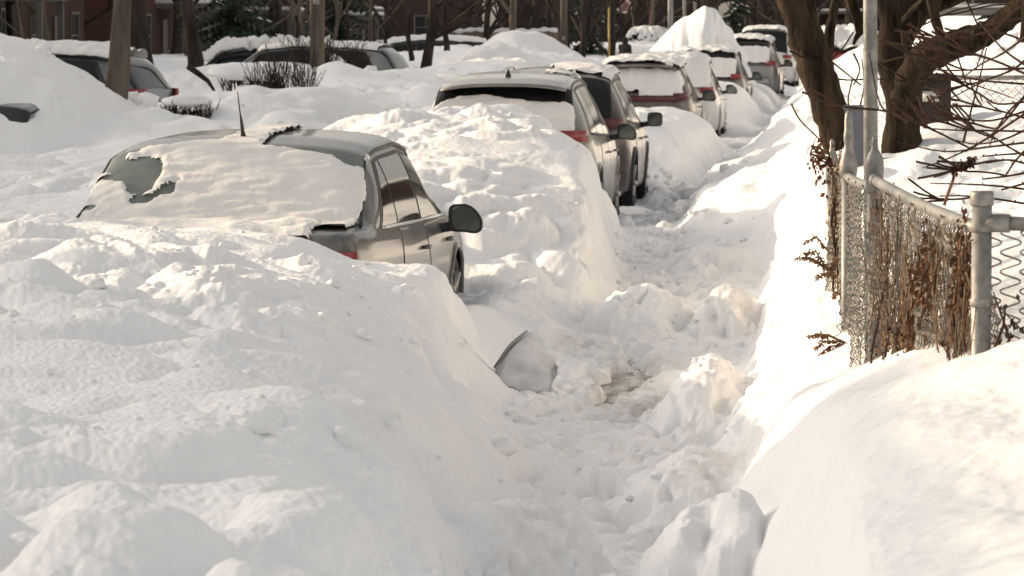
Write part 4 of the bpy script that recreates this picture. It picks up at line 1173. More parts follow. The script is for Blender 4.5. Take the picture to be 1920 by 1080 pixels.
M['brick_dark'] = brick_mat('dark_brick', (.030, .019, .016), (.046, .026, .021), (.06, .05, .045))
M['brick_red'] = brick_mat('red_brick', (.048, .021, .016), (.066, .028, .021), (.075, .06, .05))
M['brick_brown'] = brick_mat('brown_brick', (.030, .023, .019), (.046, .034, .027), (.06, .05, .045))
M['shingle'] = noisy_mat('roof_shingle', (.05, .045, .042), (.10, .09, .085), 12, .95, 6, .4)
M['trim'] = plain_mat('weathered_trim', (.10, .092, .085), .6)
M['pane'] = plain_mat('window_pane', (.02, .022, .024), .08, 0, .6)
M['door'] = plain_mat('painted_door', (.06, .035, .03), .5)
M['cream'] = noisy_mat('cream_siding', (.36, .33, .28), (.44, .40, .34), 4, .8)

houses_group = 'houses across the street'


def house(x_front, y0, wy, depth, h, wall, label, ridge=2.2, facing=1, porch=True, z0=.2, seed=0, group=houses_group):
    """two storey house; facing=1 looks towards +X (the street)"""
    rng = random.Random(seed)
    root = empty('brick_house', (x_front, y0 + wy / 2, z0), 0 if facing > 0 else math.pi)
    tag(root, label, 'house', group)
    D, W = depth, wy
    mb = MB()
    mb.box((-D / 2, 0, h / 2), (D, W, h))
    # gables on the two side walls
    for sy in (-1, 1):
        y = sy * W / 2
        mb.add([(0, y, h), (-D, y, h), (-D / 2, y, h + ridge), (0, y - sy * .2, h), (-D, y - sy * .2, h), (-D / 2, y - sy * .2, h + ridge)],
               [(0, 1, 2), (3, 5, 4), (0, 3, 4, 1), (1, 4, 5, 2), (2, 5, 3, 0)])
    mb.build('wall', wall, root, False)
    rf = MB()
    t, ov = .18, .45
    for sx in (0, 1):
        xa = ov if sx == 0 else -D - ov
        za = h - ridge * ov / (D / 2)
        ys = (-W / 2 - .35, W / 2 + .35)
        pts = []
        for dz in (.02, .02 + t):
            for y in ys:
                pts += [(xa, y, za + dz), (-D / 2, y, h + ridge + dz)]
        rf.add(pts, [(0, 2, 3, 1), (4, 5, 7, 6), (0, 1, 5, 4), (2, 6, 7, 3), (0, 4, 6, 2), (1, 3, 7, 5)])
    roof = rf.build('roof', M['shingle'], root, False)
    sn = MB()
    for sx in (0, 1):
        xa = ov - .05 if sx == 0 else -D - ov + .05
        za = h - ridge * ov / (D / 2)
        sn.add([(xa, -W / 2 - .3, za + .21), (-D / 2, -W / 2 - .3, h + ridge + .21), (-D / 2, W / 2 + .3, h + ridge + .21), (xa, W / 2 + .3, za + .21),
                (xa, -W / 2 - .3, za + .36), (-D / 2, -W / 2 - .3, h + ridge + .40), (-D / 2, W / 2 + .3, h + ridge + .40), (xa, W / 2 + .3, za + .36)],
               [(0, 3, 2, 1), (4, 5, 6, 7), (0, 1, 5, 4), (3, 7, 6, 2), (0, 4, 7, 3)])
    sn.build('roof_snow', M['car_snow'], roof, False)
    ch = MB().box((-D * .62, W * .22, h + ridge * .9), (.7, .6, 1.7), 0, .02)
    ch.build('chimney', wall, roof, False)

    def window(c, n, w, hh):
        # c: centre on the wall, n: 'x' front or 'y-'/'y+' side
        fr = MB(); f = .07
        def bx(dx, dz, sx, sz, th=.10, out=.03):
            if n == 'x': fr.box((out, c[1] + dx, c[2] + dz), (th, sx, sz))
            else:
                s = -1 if n == 'y-' else 1
                fr.box((c[0] + dx, c[1] + s * out, c[2] + dz), (sx, th, sz))
        bx(0, hh / 2 + f / 2, w + 2 * f, f); bx(0, -hh / 2 - f / 2, w + 2 * f + .08, f, .16, .06)
        bx(-w / 2 - f / 2, 0, f, hh); bx(w / 2 + f / 2, 0, f, hh)
        bx(0, .04, w, .05, .06, .02); bx(.0, hh / 4 + .02, .045, hh / 2 - .06, .06, .02)
        wo = fr.build('window', M['trim'], root, False)
        pn = MB()
        if n == 'x': pn.box((.004, c[1], c[2]), (.012, w - .004, hh - .004))
        else: pn.box((c[0], c[1] + (-.004 if n == 'y-' else .004), c[2]), (w - .004, .012, hh - .004))
        pn.build('pane', M['pane'], wo, False)

    wz1 = 1.95
    for y in (-W * .30, W * .32):
        window((0, y, wz1), 'x', 1.25, 1.35)
    for y in (-W * .30, 0, W * .30):
        window((0, y, wz1 + 2.75), 'x', .95, 1.25)
    for x in (-D * .28, -D * .7):
        window((x, -W / 2, wz1), 'y-', .9, 1.25)
    window((-D * .45, -W / 2, wz1 + 2.75), 'y-', .9, 1.2)
    dm = MB().box((.02, .35, 1.5), (.09, .95, 2.1), 0, .01)
    door = dm.build('door', M['door'], root, False)
    MB().tube([(.08, .70, 1.45), (.12, .70, 1.45), (.12, .70, 1.55)], .018, 6).build('handle', M['chrome'], door)
    stp = MB()
    for i in range(3):
        stp.box((.9 - .3 * i, .35, .08 + .15 * i), (.32 + .9 * (i == 2), 1.7, .16))
    stp.build('porch_step', M['trim'], root, False)
    if porch:
        pr = MB().box((.95, .35, 2.95), (2.1, 3.4, .16), 0, .02)
        pr.build('porch_roof', M['trim'], root, False)
        for y in (-1.2, 1.9):
            MB().box((1.85, y, 1.55), (.15, .15, 2.62), 0, .01).build('porch_post', M['trim'], root, False)
        MB().box((.95, .35, 3.11), (2.2, 3.5, .14), 0, .06).build('porch_snow', M['car_snow'], root)
    return root


walls = [M['brick_dark'], M['brick_red'], M['brick_brown']]
wname = ['dark brick', 'red brick', 'brown brick']
ordn = ['nearest', 'second', 'third', 'fourth', 'fifth', 'sixth', 'seventh', 'eighth', 'ninth', 'tenth', 'eleventh', 'twelfth', 'thirteenth', 'fourteenth', 'fifteenth', 'sixteenth', 'seventeenth', 'eighteenth', 'nineteenth', 'twentieth', 'twenty-first', 'twenty-second']
HY = [(-26, 10.5, 5.6), (-13.5, 10.5, 5.4), (-1, 11, 5.9), (12, 10.5, 5.98), (24.5, 11, 5.25), (38, 10.5, 5.2), (51, 11, 5.4), (64.5, 10.5, 5.4), (78, 11, 5.6), (91.5, 10.5, 5.5), (105, 11, 5.6), (119, 10.5, 5.4), (133, 11, 5.6), (147, 10.5, 5.4), (161, 11, 5.7), (175, 10.5, 5.5), (189, 11, 5.6), (203, 11, 5.4)]  # near ones are unseen, their heights shaped for the shade they cast
for i, (y0, wy, h) in enumerate(HY):
    k = (i * 2 + i // 3) % 3
    pos = ('%s %s house with snowy roof, counted up the left side from beside the camera' % (ordn[i], wname[k]))
    house(-21.5 - (i % 3) * .5, y0, wy, 9.0, h, walls[k], pos, seed=i, porch=(i % 2 == 0), ridge=2.15 if i == 3 else 1.8)
# the street bends out of sight behind these
for i, (x, y, wy, k, txt) in enumerate([(-55, 236, 13, 0, 'leftmost'), (-41, 244, 13, 2, 'second'), (-27, 240, 13, 0, 'third'), (-13, 252, 13, 2, 'fourth'), (1, 258, 13, 0, 'fifth'), (15.5, 248, 13, 2, 'rightmost')]):
    r = house(x, y, wy, 12, 6.0, walls[k], '%s of the brick houses closing the view at the far bend' % txt, seed=40 + i, z0=.9, group='houses at the far bend')
    r.rotation_euler = (0, 0, -math.pi / 2)
for i, (y0, k) in enumerate([(20, 1), (44, 2), (66, 0), (92, 1)]):  # unseen houses, added to be mirrored in the car sides
    house(11.5, y0, 11, 9, 5.4, walls[k], '%s brick house on the right side added unseen for reflections' % ordn[i], facing=-1, seed=60 + i, z0=1.2, group='houses on the near side')


# ------------------------------------------------------------------ trees
def grow(mb, p, d, length, r, depth, rng, n=6, spread=.7, droop=0.0, minr=.004):
    pts = [Vector(p)]; rad = [r]
    d = d.normalized()
    k = 5 if depth > 0 else 4
    for i in range(k):
        d = (d + Vector((rng.uniform(-1, 1), rng.uniform(-1, 1), rng.uniform(-.6, 1) - droop)) * .16).normalized()
        pts.append(pts[-1] + d * (length / k)); rad.append(max(minr, r * (1 - .62 * (i + 1) / k)))
    mb.tube(pts, rad, n if r > .03 else (5 if r > .012 else 4), cap=False)
    if depth <= 0: return
    for i in range(rng.randint(2, 4) if depth > 1 else rng.randint(3, 5)):
        j = rng.randint(2, k)
        ax = Vector((rng.uniform(-1, 1), rng.uniform(-1, 1), rng.uniform(-.3, .9)))
        nd = (d + ax.normalized() * spread * rng.uniform(.7, 1.3)).normalized()
        grow(mb, pts[j], nd, length * rng.uniform(.5, .75), rad[j] * .72, depth - 1, rng, n, spread, droop, minr)


def bare_tree(x, y, r, h, label, seed, mat=None, lean=(0, 0), z=None, crown_depth=3, twist=.05, group='bare street trees', name='bare_tree', first=.42):
    rng = random.Random(seed)
    z = gz(x, y) - .3 if z is None else z
    root = empty(name, (x, y, z))
    tag(root, label, 'tree', group)
    mat = mat or M['bark_far']
    pts, rad = [], []
    n = 9
    for i in range(n + 1):
        t = i / n
        pts.append(Vector((lean[0] * t * h + rng.uniform(-1, 1) * twist * (t > 0), lean[1] * t * h + rng.uniform(-1, 1) * twist * (t > 0), t * h * .62)))
        rad.append(r * (1.25 if i == 0 else 1.08 if i == 1 else 1 - .5 * t))
    MB().tube(pts, rad, 10).build('trunk', mat, root)
    cr = MB()
    for i in range(7):
        j = rng.randint(int(n * first), n)
        a = rng.uniform(0, 6.28)
        grow(cr, pts[j], Vector((math.cos(a), math.sin(a), rng.uniform(.5, 1.3))), h * rng.uniform(.28, .45), rad[j] * .6, crown_depth - 1, rng)
    grow(cr, pts[n], Vector((lean[0], lean[1], 1)), h * .4, rad[n] * .9, crown_depth - 1, rng)
    cr.build('crown', mat, root)
    return root


def X_at(px, Y): return at(px, 80, Y).x


TR = [  # px, depth, diameter px, height, material, label
    (212, 49, 40, 8, 'bark_pale', 'thick pale brown trunk rising out of the snow in front of the slate blue suv'),
    (366, 75, 29, 9, 'bark_far', 'dark straight trunk standing left of the estate car'),
    (797, 85, 20, 8, 'bark_far', 'dark trunk between the silver suv and the pointed heaps'),
    (772, 90, 10, 6, 'bark_far', 'left one of the thin trunks leaning together right of the silver suv'),
    (838, 100, 11, 6, 'bark_far', 'thin forked trunk behind the silver crossover roof'),
    (960, 120, 16, 9, 'bark_pale', 'pale grey trunk in front of the left end of the board fence'),
    (1087, 140, 14, 8, 'bark_far', 'dark trunk close to the right of the pale utility pole'),
    (265, 84, 40, 8, 'bark_far', 'broad olive brown forked trunk behind the snow covered slate suv'),
    (85, 118, 22, 9, 'bark_pale', 'pale trunk at the upper left in front of dark brick'),
    (52, 100, 9, 7, 'bark_pale', 'thin white leaning stem at the upper left corner'),
    (150, 130, 16, 9, 'bark_far', 'rusty brown trunk left of the thick pale trunk'),
    (20, 112, 14, 8, 'bark_far', 'dark trunk at the extreme upper left'),
    (475, 118, 8, 6, 'bark_pale', 'slim white stem above the left end of the estate car'),
    (553, 125, 8, 6, 'bark_pale', 'slim pale stem left of the utility pole'),
    (570, 128, 8, 6, 'bark_pale', 'slim pale stem touching the utility pole on its left'),
    (622, 120, 8, 6, 'bark_pale', 'slim pale stem right of the utility pole'),
    (655, 130, 7, 6, 'bark_far', 'slim stem above the roof of the silver suv'),
    (695, 122, 7, 6, 'bark_pale', 'slim pale stem above the window of the silver suv'),
    (730, 135, 7, 6, 'bark_far', 'slim stem above the tail of the silver suv'),
    (520, 140, 14, 9, 'bark_far', 'reddish trunk left of the two slim pale stems'),
    (325, 125, 16, 9, 'bark_far', 'trunk between the forked trunk and the dark straight trunk'),
    (820, 150, 18, 9, 'bark_far', 'far brown trunk right of the dark trunk'),
    (870, 160, 16, 9, 'bark_far', 'far brown trunk above the sunken dark car'),
    (905, 150, 14, 9, 'bark_far', 'far brown trunk left of the pale grey trunk'),
    (1000, 165, 16, 9, 'bark_far', 'far brown trunk behind the board fence'),
    (1030, 185, 14, 9, 'bark_far', 'far brown trunk left of the pale utility pole'),
    (1190, 210, 16, 9, 'bark_far', 'far grey trunk just right of the round sign'),
    (1222, 190, 9, 7, 'bark_pale', 'pale trunk standing over the snow plastered far car'),
    (1330, 225, 16, 9, 'bark_far', 'far trunk above the sunlit snow peak'),
    (1380, 215, 16, 9, 'bark_far', 'far trunk right of the sunlit snow peak'),
    (1425, 230, 18, 9, 'bark_far', 'far trunk above the white van'),
    (1530, 140, 16, 8, 'bark_far', 'dark trunk right of the leaning tree on the right side'),
    (1600, 120, 18, 8, 'bark_far', 'dark trunk left of the tall grey pole'),
]
for i, (px, Y, dpx, h, mt, lb) in enumerate(TR):
    bare_tree(X_at(px, Y), Y, dpx * .5 * Y / FPX, h, lb, 100 + i, M[mt], lean=(random.Random(i).uniform(-.06, .06) if i not in (9,) else -.1, 0), crown_depth=3, first=.25)
# more crowns fill the band above the snow
rng = random.Random(5)
FILL_L = 0
for i in range(26):
    px = rng.uniform(60, 1480); Y = rng.uniform(150, 235)
    bare_tree(X_at(px, Y), Y, rng.uniform(.10, .2), rng.uniform(6, 9), 'bare brown tree among the blurred trees far up the street', 300 + i, M['bark_far'], first=.12, group='far trees')
# trees in the front gardens left of the picture break up the low sun
for i, (x, y) in enumerate([(-15.5, 13), (-14.5, 22), (-16, 31), (-14.8, 40), (-15.6, 50), (-14.5, 60), (-16, 70)]):
    bare_tree(x, y, .17, 8.5, '%s front garden tree left of the picture, counted away from the camera' % ordn[i], 400 + i, M['bark_far'], crown_depth=4, first=.3, group='front garden trees')


def spruce(x, y, h, r, label, seed):
    rng = random.Random(seed)
    z = gz(x, y) - .2
    root = empty('spruce_tree', (x, y, z))
    tag(root, label, 'tree', 'dark spruces')
    MB().tube([(0, 0, 0), (0, 0, h * .5), (0, 0, h)], [r * .07, r * .045, .01], 8).build('trunk', M['bark_far'], root)
    mb = MB(); sn = MB()
    for i in range(int(h * 26)):
        t = rng.random() ** 1.15
        zz = .35 + t * (h - .4)
        rr = r * (1 - t) + .12
        a = rng.uniform(0, 6.28)
        L = rr * rng.uniform(.7, 1.05)
        d = Vector((math.cos(a), math.sin(a), -.28))
        s = Vector((-math.sin(a), math.cos(a), 0))
        p0 = Vector((0, 0, zz))
        m = 7
        for q in range(1, m):
            c = p0 + d * (L * q / m)
            wd = L * .24 * (1 - q / m) + .07
            for sg in (-1, 1):
                e = c + s * sg * wd + d * .08 + Vector((0, 0, rng.uniform(-.12, .02)))
                mb.add([c - d * .05, e, c + d * .10 + Vector((0, 0, -.02))], [(0, 1, 2)])
                e2 = c + s * sg * wd * .6 + Vector((0, 0, -.16))
                mb.add([c - d * .03, e2, c + d * .06], [(0, 1, 2)])
            if rng.random() < .06 and q > 2:
                sn.add([c + s * .09 + Vector((0, 0, .03)), c - s * .09 + Vector((0, 0, .03)), c + d * .16 + Vector((0, 0, .03)), c + Vector((0, 0, .08))], [(0, 1, 3), (1, 2, 3), (2, 0, 3), (0, 2, 1)])
    mb.build('crown', M['needle'], root, False)
    if not sn.v: return root
    o = sn.build('crown_snow', M['car_snow'], root)
    o['kind'] = 'stuff'
    return root


spruce(X_at(432, 112), 112, 7, 1.9, 'dark spruce between the straight dark trunk and the slim white stem', 1)
spruce(X_at(1108, 178), 178, 8, 1.5, 'dark spruce right of the pale utility pole', 2)
spruce(X_at(1378, 190), 190, 6, 1.2, 'snow flecked spruce behind the sunlit snow peak', 3)
spruce(X_at(640, 165), 165, 8, 2.2, 'dark spruce behind the slim stems right of the utility pole', 4)


for i, (x, y, h) in enumerate([(8.5, 96, 12), (12, 112, 14), (10, 130, 13), (13, 146, 14), (11.5, 165, 13), (15, 184, 15)]):  # unseen spruces, added to darken what the car windows reflect
    spruce(x, y, h, 2.6, '%s tall spruce on the right side added out of view to darken reflections' % ordn[i], 20 + i)

# ------------------------------------------------------------------ poles, sign
def pole(px, Y, dpx, h, label, mat, name='utility_pole', cat='pole', taper=.9):
    x = X_at(px, Y); z = gz(x, Y) - .4
    root = empty(name, (x, Y, z))
    tag(root, label, cat)
    r = dpx * .5 * Y / FPX
    MB().tube([(0, 0, 0), (0, 0, h * .5), (0, 0, h)], [r * 1.04, r, r * taper], 14).build('shaft', mat, root)
    if name == 'utility_pole':
        MB().box((0, 0, h - .6), (2.2, .10, .12), 0, .01).build('cross_arm', mat, root)
        for x_ in (-.95, -.5, .5, .95):
            MB().lathe([(.03, 0), (.045, .05), (.03, .12), (.01, .14)], (x_, 0, h - .54), 8).build('insulator', M['trim'], root)
        MB().box((0, -r - .006, 1.6), (r * .9, .012, .12)).build('tag_plate', M['galv'], root)
    else:
        MB().lathe([(r * 1.15, 0), (r * 1.2, .03), (r * .6, .07)], (0, 0, h), 10).build('pole_cap', mat, root)
    return root


pole(595, 68, 27, 8.5, 'stout grey brown wooden utility pole rising from the snow bank beside the tangled bush', M['pole_wood'])
pole(1057, 130, 13, 9, 'pale sunlit wooden utility pole at the right end of the board fence', M['pole_wood'])
pole(1142, 142, 4, 2.9, 'thin yellow marker pole left of the round sign', plain_mat('yellow_paint', (.32, .22, .06), .5), 'marker_pole', 'pole', 1)
pole(1257, 160, 10, 5, 'pale grey lamp pole above the far snow plastered car', M['galv'], 'lamp_pole', 'pole')
pole(1283, 185, 6, 5, 'left one of two slim grey poles beside the sunlit peak', M['galv'], 'lamp_pole', 'pole')
pole(1303, 190, 6, 5, 'right one of two slim grey poles beside the sunlit peak', M['galv'], 'lamp_pole', 'pole')

sg = at(1172, 12, 174)
root = empty('road_sign', (sg.x, sg.y, gz(sg.x, 174)))
tag(root, 'round road sign with pale ring and curved black mark on a slim post', 'sign')
hz = sg.z - root.location.z
MB().tube([(0, .06, -.3), (0, .06, hz + .3)], .03, 8).build('post', M['bark_far'], root)
MB().lathe([(.285, -.012), (.29, 0), (.285, .012)], (0, 0, hz), 28, 'y').build('disc', plain_mat('sign_ring_red', (.24, .11, .09), .5), root)
pl_ring = MB()
for (ra, rb, yy) in ((.275, .205, -.018),):
    n = 32
    for kk in range(n):
        a = 2 * math.pi * kk / n
        pl_ring.v += [(ra * math.cos(a), yy, hz + ra * math.sin(a)), (rb * math.cos(a), yy, hz + rb * math.sin(a))]
    for kk in range(n):
        k2 = (kk + 1) % n
        pl_ring.f.append((2 * kk, 2 * kk + 1, 2 * k2 + 1, 2 * k2))
pl_ring.build('ring', plain_mat('sign_pale', (.62, .56, .50), .5), root)
pts = [(-.07, -.022, hz - .07), (-.07, -.022, hz + .02)] + [(-.07 + .07 * (1 - math.cos(t)), -.022, hz + .02 + .06 * math.sin(t)) for t in np.linspace(.3, math.pi - .2, 7)] + [(.07, -.022, hz - .02)]
MB().tube(pts, .018, 6).build('symbol', M['trim'], root)

# board fence with snow on its top rail
fx0, fx1, fY = X_at(842, 152), X_at(1042, 150), 151
root = empty('board_fence', ((fx0 + fx1) / 2, fY, 0))
tag(root, 'low brown board fence with a line of snow on top behind the pointed heaps', 'fence')
cx = root.location.x
fz = 2.36
bm = noisy_mat('fence_board', (.11, .082, .058), (.20, .155, .115), 7, .9, 6, .2, None, 0, (1, 1, .2))
nb = 24
src = None
for i in range(nb):
    w = (fx1 - fx0) / nb
    x = fx0 - cx + (i + .5) * w
    if src is None:
        src = MB().box((0, 0, 0), (w * .92, .025, 1.5), 0, .004).build('board', bm, root)
        src.location = (x, 0, fz - .72)
    else:
        o = link_like('board', src, root, (x, random.Random(i).uniform(-.01, .01), fz - .72 + random.Random(i + 9).uniform(-.03, .02)))
for zz in (fz - .25, fz - 1.2):
    MB().box((0, .035, zz), (fx1 - fx0, .045, .09), 0, .005).build('rail', bm, root)
for i in range(4):
    MB().box((fx0 - cx + i * (fx1 - fx0) / 3, .09, fz - .9), (.1, .1, 1.9), 0, .01).build('fence_post', bm, root)
sn = MB()
pts = [(x, .02, fz + .05 + .03 * math.sin(x * 5)) for x in np.linspace(fx0 - cx, fx1 - cx, 40)]
sn.tube(pts, [.075 + .025 * math.sin(i * 1.7) for i in range(40)], 8)
sn.build('top_snow', M['car_snow'], root)


# ------------------------------------------------------------------ shrubs across the street
def shrub(px, py, Y, w, h, n, label, seed, spread=1.0, thick=.012, mat=None, name='bare_shrub', mode='fan', depth=2):
    rng = random.Random(seed)
    p = at(px, py, Y)
    z = p.z
    root = empty(name, (p.x, Y, z))
    tag(root, label, 'shrub', 'bare shrubs across the street')
    mb = MB()
    for i in range(n):
        if mode == 'fan':
            a = rng.uniform(0, 6.28); q = rng.random()
            d = Vector((math.cos(a) * spread * q, math.sin(a) * spread * q, 1))
            p0 = Vector((math.cos(a) * .12 * w * q, math.sin(a) * .12 * w * q, -.1))
            grow(mb, p0, d, h * rng.uniform(.7, 1.05), thick * rng.uniform(.7, 1.4), depth - 1, rng, 5, .5)
        else:
            x = rng.uniform(-w / 2, w / 2); y = rng.uniform(-.25, .25)
            grow(mb, Vector((x, y, -.1)), Vector((x * .5 + rng.uniform(-.2, .2), rng.uniform(-.3, .0), 1)), h * rng.uniform(.75, 1.05), thick * rng.uniform(.6, 1.3), depth - 1, rng, 4, .35)
    o = mb.build('stems', mat or M['bark_far'], root)
    o['kind'] = 'stuff'
    return root


shrub(350, 236, 50.5, .50, .27, 70, 'small clipped shrub with snow on its head right of the slate blue suv tail', 1, mode='row', thick=.008)
shrub(470, 176, 60, .7, .30, 60, 'left half of the snow bent hedge behind the cone of snow', 2, mode='row', thick=.008)
shrub(536, 222, 56, .5, .66, 60, 'tall right end of the snow bent hedge, fanning over the snow', 3, mode='row', thick=.009)
shrub(585, 142, 74, .9, .55, 26, 'tangled dark bush wrapped round the utility pole', 4, spread=1.6, thick=.022, depth=3)
shrub(645, 142, 76, .6, .45, 22, 'tangled bush right of the utility pole in front of the silver suv', 5, spread=1.6, thick=.018, depth=3)


def snow_cap(px, py, Y, w, d, h, label, seed, name='snow_cushion'):
    """rounded snow lying on a shrub"""
    p = at(px, py, Y)
    n, m = 26, 14
    mb = MB()
    for i in range(m + 1):
        t = i / m
        for k in range(n):
            a = 2 * math.pi * k / n
            rr = math.sin(math.pi * t) ** .7
            x, y, z = math.cos(a) * rr * w / 2, math.sin(a) * rr * d / 2, math.cos(math.pi * t) * h / 2
            q = 1 + .22 * float(perlin(x * 3 + seed, y * 3, z * 3)) + .1 * float(perlin(x * 9 + seed, y * 9, z * 9))
            mb.v.append((x * q, y * q, z * q * (1 if z > 0 else .55)))
    for i in range(m):
        for k in range(n):
            k2 = (k + 1) % n
            mb.f.append((i * n + k, i * n + k2, (i + 1) * n + k2, (i + 1) * n + k))
    o = mb.build(name, M['snow'])
    o.location = p
    tag(o, label, 'snow')
    return o


snow_cap(350, 192, 50.5, .62, .6, .18, 'snow cushion on the small clipped shrub', 1)
snow_cap(490, 138, 59, 1.5, .9, .32, 'long snow cushion pressing down the hedge behind the cone of snow', 2)
snow_cap(665, 144, 70, .42, .4, .12, 'snow cushion on a bent branch right of the utility pole', 3)
# a fallen limb with snow along it, near the dark straight trunk
lb = MB()
pts = [at(352, 124, 66), at(372, 138, 66), at(390, 152, 66), at(403, 172, 66)]
lb.tube(pts, [.05, .045, .035, .02], 8)
o = lb.build('fallen_branch', M['bark_far']); tag(o, 'snow dusted broken branch sticking out beside the dark straight trunk', 'branch')

# ------------------------------------------------------------------ walker far up the street
hd = at(1173, 70, 165)
gzp = hd.z - 1.74
person = empty('person', (hd.x, 165, gzp), math.radians(150))
tag(person, 'distant person in a dark hooded coat walking along the snowy street', 'person')
def skin_body(name, joints, edges, radii, mat, parent, sub=1):
    me = bpy.data.meshes.new(name)
    me.from_pydata(joints, edges, [])
    o = bpy.data.objects.new(name, me)
    COL.objects.link(o); o.parent = parent
    me.materials.append(mat)
    sk = o.modifiers.new('skin', 'SKIN')
    for v, r in zip(me.skin_vertices[0].data, radii):
        v.radius = r if hasattr(r, '__len__') else (r, r)
    me.skin_vertices[0].data[0].use_root = True
    sk.use_smooth_shade = True
    s = o.modifiers.new('sub', 'SUBSURF'); s.levels = sub; s.render_levels = sub
    return o
J = [(0, 0, .95), (0, .01, 1.15), (0, .02, 1.38), (0, .03, 1.50), (0, .05, 1.60), (0, .06, 1.70),
     (.19, .02, 1.40), (.24, -.04, 1.15), (.22, .08, .92), (-.19, .02, 1.40), (-.24, .05, 1.15), (-.21, .14, .95),
     (.10, .0, .88), (.11, .10, .50), (.11, .02, .09), (.11, .14, .04), (-.10, 0, .88), (-.11, -.02, .50), (-.11, -.22, .12), (-.11, -.10, .05)]
E = [(0, 1), (1, 2), (2, 3), (3, 4), (4, 5), (2, 6), (6, 7), (7, 8), (2, 9), (9, 10), (10, 11), (0, 12), (12, 13), (13, 14), (14, 15), (0, 16), (16, 17), (17, 18), (18, 19)]
R = [(.20, .15), (.19, .14), (.20, .14), (.075, .075), (.10, .11), (.08, .085), .09, .075, .045, .09, .075, .045, .105, .08, .055, .045, .105, .08, .055, .045]
skin_body('body', J, E, R, plain_mat('dark_coat', (.022, .020, .020), .8), person)
hood = MB()
for i in range(9):
    t = i / 8
    for k in range(14):
        a = 2 * math.pi * k / 14
        rr = .135 * math.sin(math.pi * (.12 + .8 * t)) ** .6
        hood.v.append((math.cos(a) * rr, .04 + math.sin(a) * rr * 1.1 - .01, 1.48 + t * .27))
for i in range(8):
    for k in range(14):
        k2 = (k + 1) % 14
        hood.f.append((i * 14 + k, i * 14 + k2, (i + 1) * 14 + k2, (i + 1) * 14 + k))
hood.f.append(tuple(8 * 14 + k for k in range(14)))
hood.build('hood', plain_mat('dark_hood', (.016, .015, .015), .85), person)
# ------------------------------------------------------------------ chain link fence
FA = at(1841, 400, 12.6); FB = at(1640, 300, 17.0); FC = at(1591, 280, 18.6); FD = at(1560, 300, 21.4)
fence = empty('chain_link_fence', (FA.x, 12.6, 0))
tag(fence, 'old galvanised chain link fence with leaning mesh and round posts beside the path', 'fence')
fo = Vector((FA.x, 12.6, 0))
def L_(p): return Vector(p) - fo
def fence_post(p, top, r, cap='dome'):
    b = L_((p.x, p.y, .1)); t = L_((p.x, p.y, top))
    o = MB().tube([b, t], r, 18).build('fence_post', M['galv'], fence)
    c = MB()
    if cap == 'dome':
        c.lathe([(r * 1.18, -.09), (r * 1.22, -.02), (r * 1.25, .0), (r * 1.2, .03), (r * .95, .06), (r * .5, .08), (r * .42, .095), (r * .44, .12), (r * .2, .135)], (t.x, t.y, t.z), 18)
    elif cap == 'stack':
        c.lathe([(r * 1.15, -.06), (r * 1.3, -.03), (r * 1.3, .0), (r * 1.05, .03), (r * .7, .06), (r * .62, .09), (r * .72, .10), (r * .72, .13), (r * .62, .14), (r * .62, .19), (r * .5, .215), (r * .2, .23)], (t.x, t.y, t.z), 18)
    else:
        c.lathe([(r * 1.14, -.035), (r * 1.17, -.03), (r * 1.17, .0), (r * 1.08, .008)], (t.x, t.y, t.z), 18)
    c.build('post_cap', M['galv'], o)
    return o
pa = fence_post(FA, 1.50, .030, 'flat')
for zz in (1.40, 1.18, .98):
    MB().lathe([(.033, -.012), (.0345, -.01), (.0345, .01), (.033, .012)], tuple(L_((FA.x, FA.y, zz))), 18).build('tension_band', M['galv_old'], pa)
pb = fence_post(FB, 1.44, .030, 'dome')
pc = fence_post(FC, 1.42, .030, 'stack')
pd = fence_post(FD, 1.33, .026, 'dome')
RZ = 1.395
def rail(a, b, z0, z1, r=.021):
    n = 8
    pts = [L_(a.lerp(b, i / n)) for i in range(n + 1)]
    for i, p in enumerate(pts):
        p.z = z0 + (z1 - z0) * i / n - .012 * math.sin(math.pi * i / n)
    MB().tube(pts, r, 12).build('top_rail', M['galv'], fence)
    MB().tube([pts[0], pts[0].lerp(pts[1], .25)], r * 1.3, 12).build('rail_end_cup', M['galv'], fence)
rail(FB, FA, 1.40, 1.395)
rail(FC, FB, 1.36, 1.38)
FE = Vector((FA.x + 2.6, 12.2, 0))
rail(FA, FE, 1.415, 1.40)

def mesh_wires(a, b, top, bot, pitch, each=False, bulge=.05, seed=0, wire_r=.0017):
    """woven zigzag wires between posts a and b"""
    rng = random.Random(seed)
    A = L_(a); Bv = L_(b); A.z = Bv.z = 0
    d = (Bv - A); ln = d.length; d.normalize()
    nrm = Vector((-d.y, d.x, 0))
    n = int(ln / pitch)
    whole = MB()
    for i in range(n):
        t0 = (i + .5) * pitch
        z = top(t0 / ln); zb = bot(t0 / ln)
        m = int((z - zb) / (pitch * 1.0))
        pts = []
        for k in range(m * 2 + 1):
            s = 1 if k % 2 else -1
            tt = t0 + s * pitch * .5 * 1.04
            zz = z - k * pitch * .5
            fr = (tt / ln)
            sway = bulge * math.sin(fr * 9 + zz * 4 + seed) * (z - zz) / (z - zb + .01) + .02 * math.sin(zz * 9 + fr * 23)
            dep = (.0028 if k % 2 else -.0028)
            # rounded knuckle where two wires hook together
            for e in (-.26, -.1, .1, .26):
                pts.append(A + d * (tt - s * pitch * (.16 if abs(e) > .2 else .02)) + nrm * (sway + dep * (1 if e < 0 else -1)) + Vector((0, 0, zz - e * pitch * .5)))
        if each:
            MB().tube(pts, wire_r, 4, cap=False).build('wire', M['galv_old'], fence)
        else:
            whole.tube(pts, wire_r, 3, cap=False)
    if not each:
        o = whole.build('wire_mesh', M['galv_old'], fence)
        o['kind'] = 'stuff'
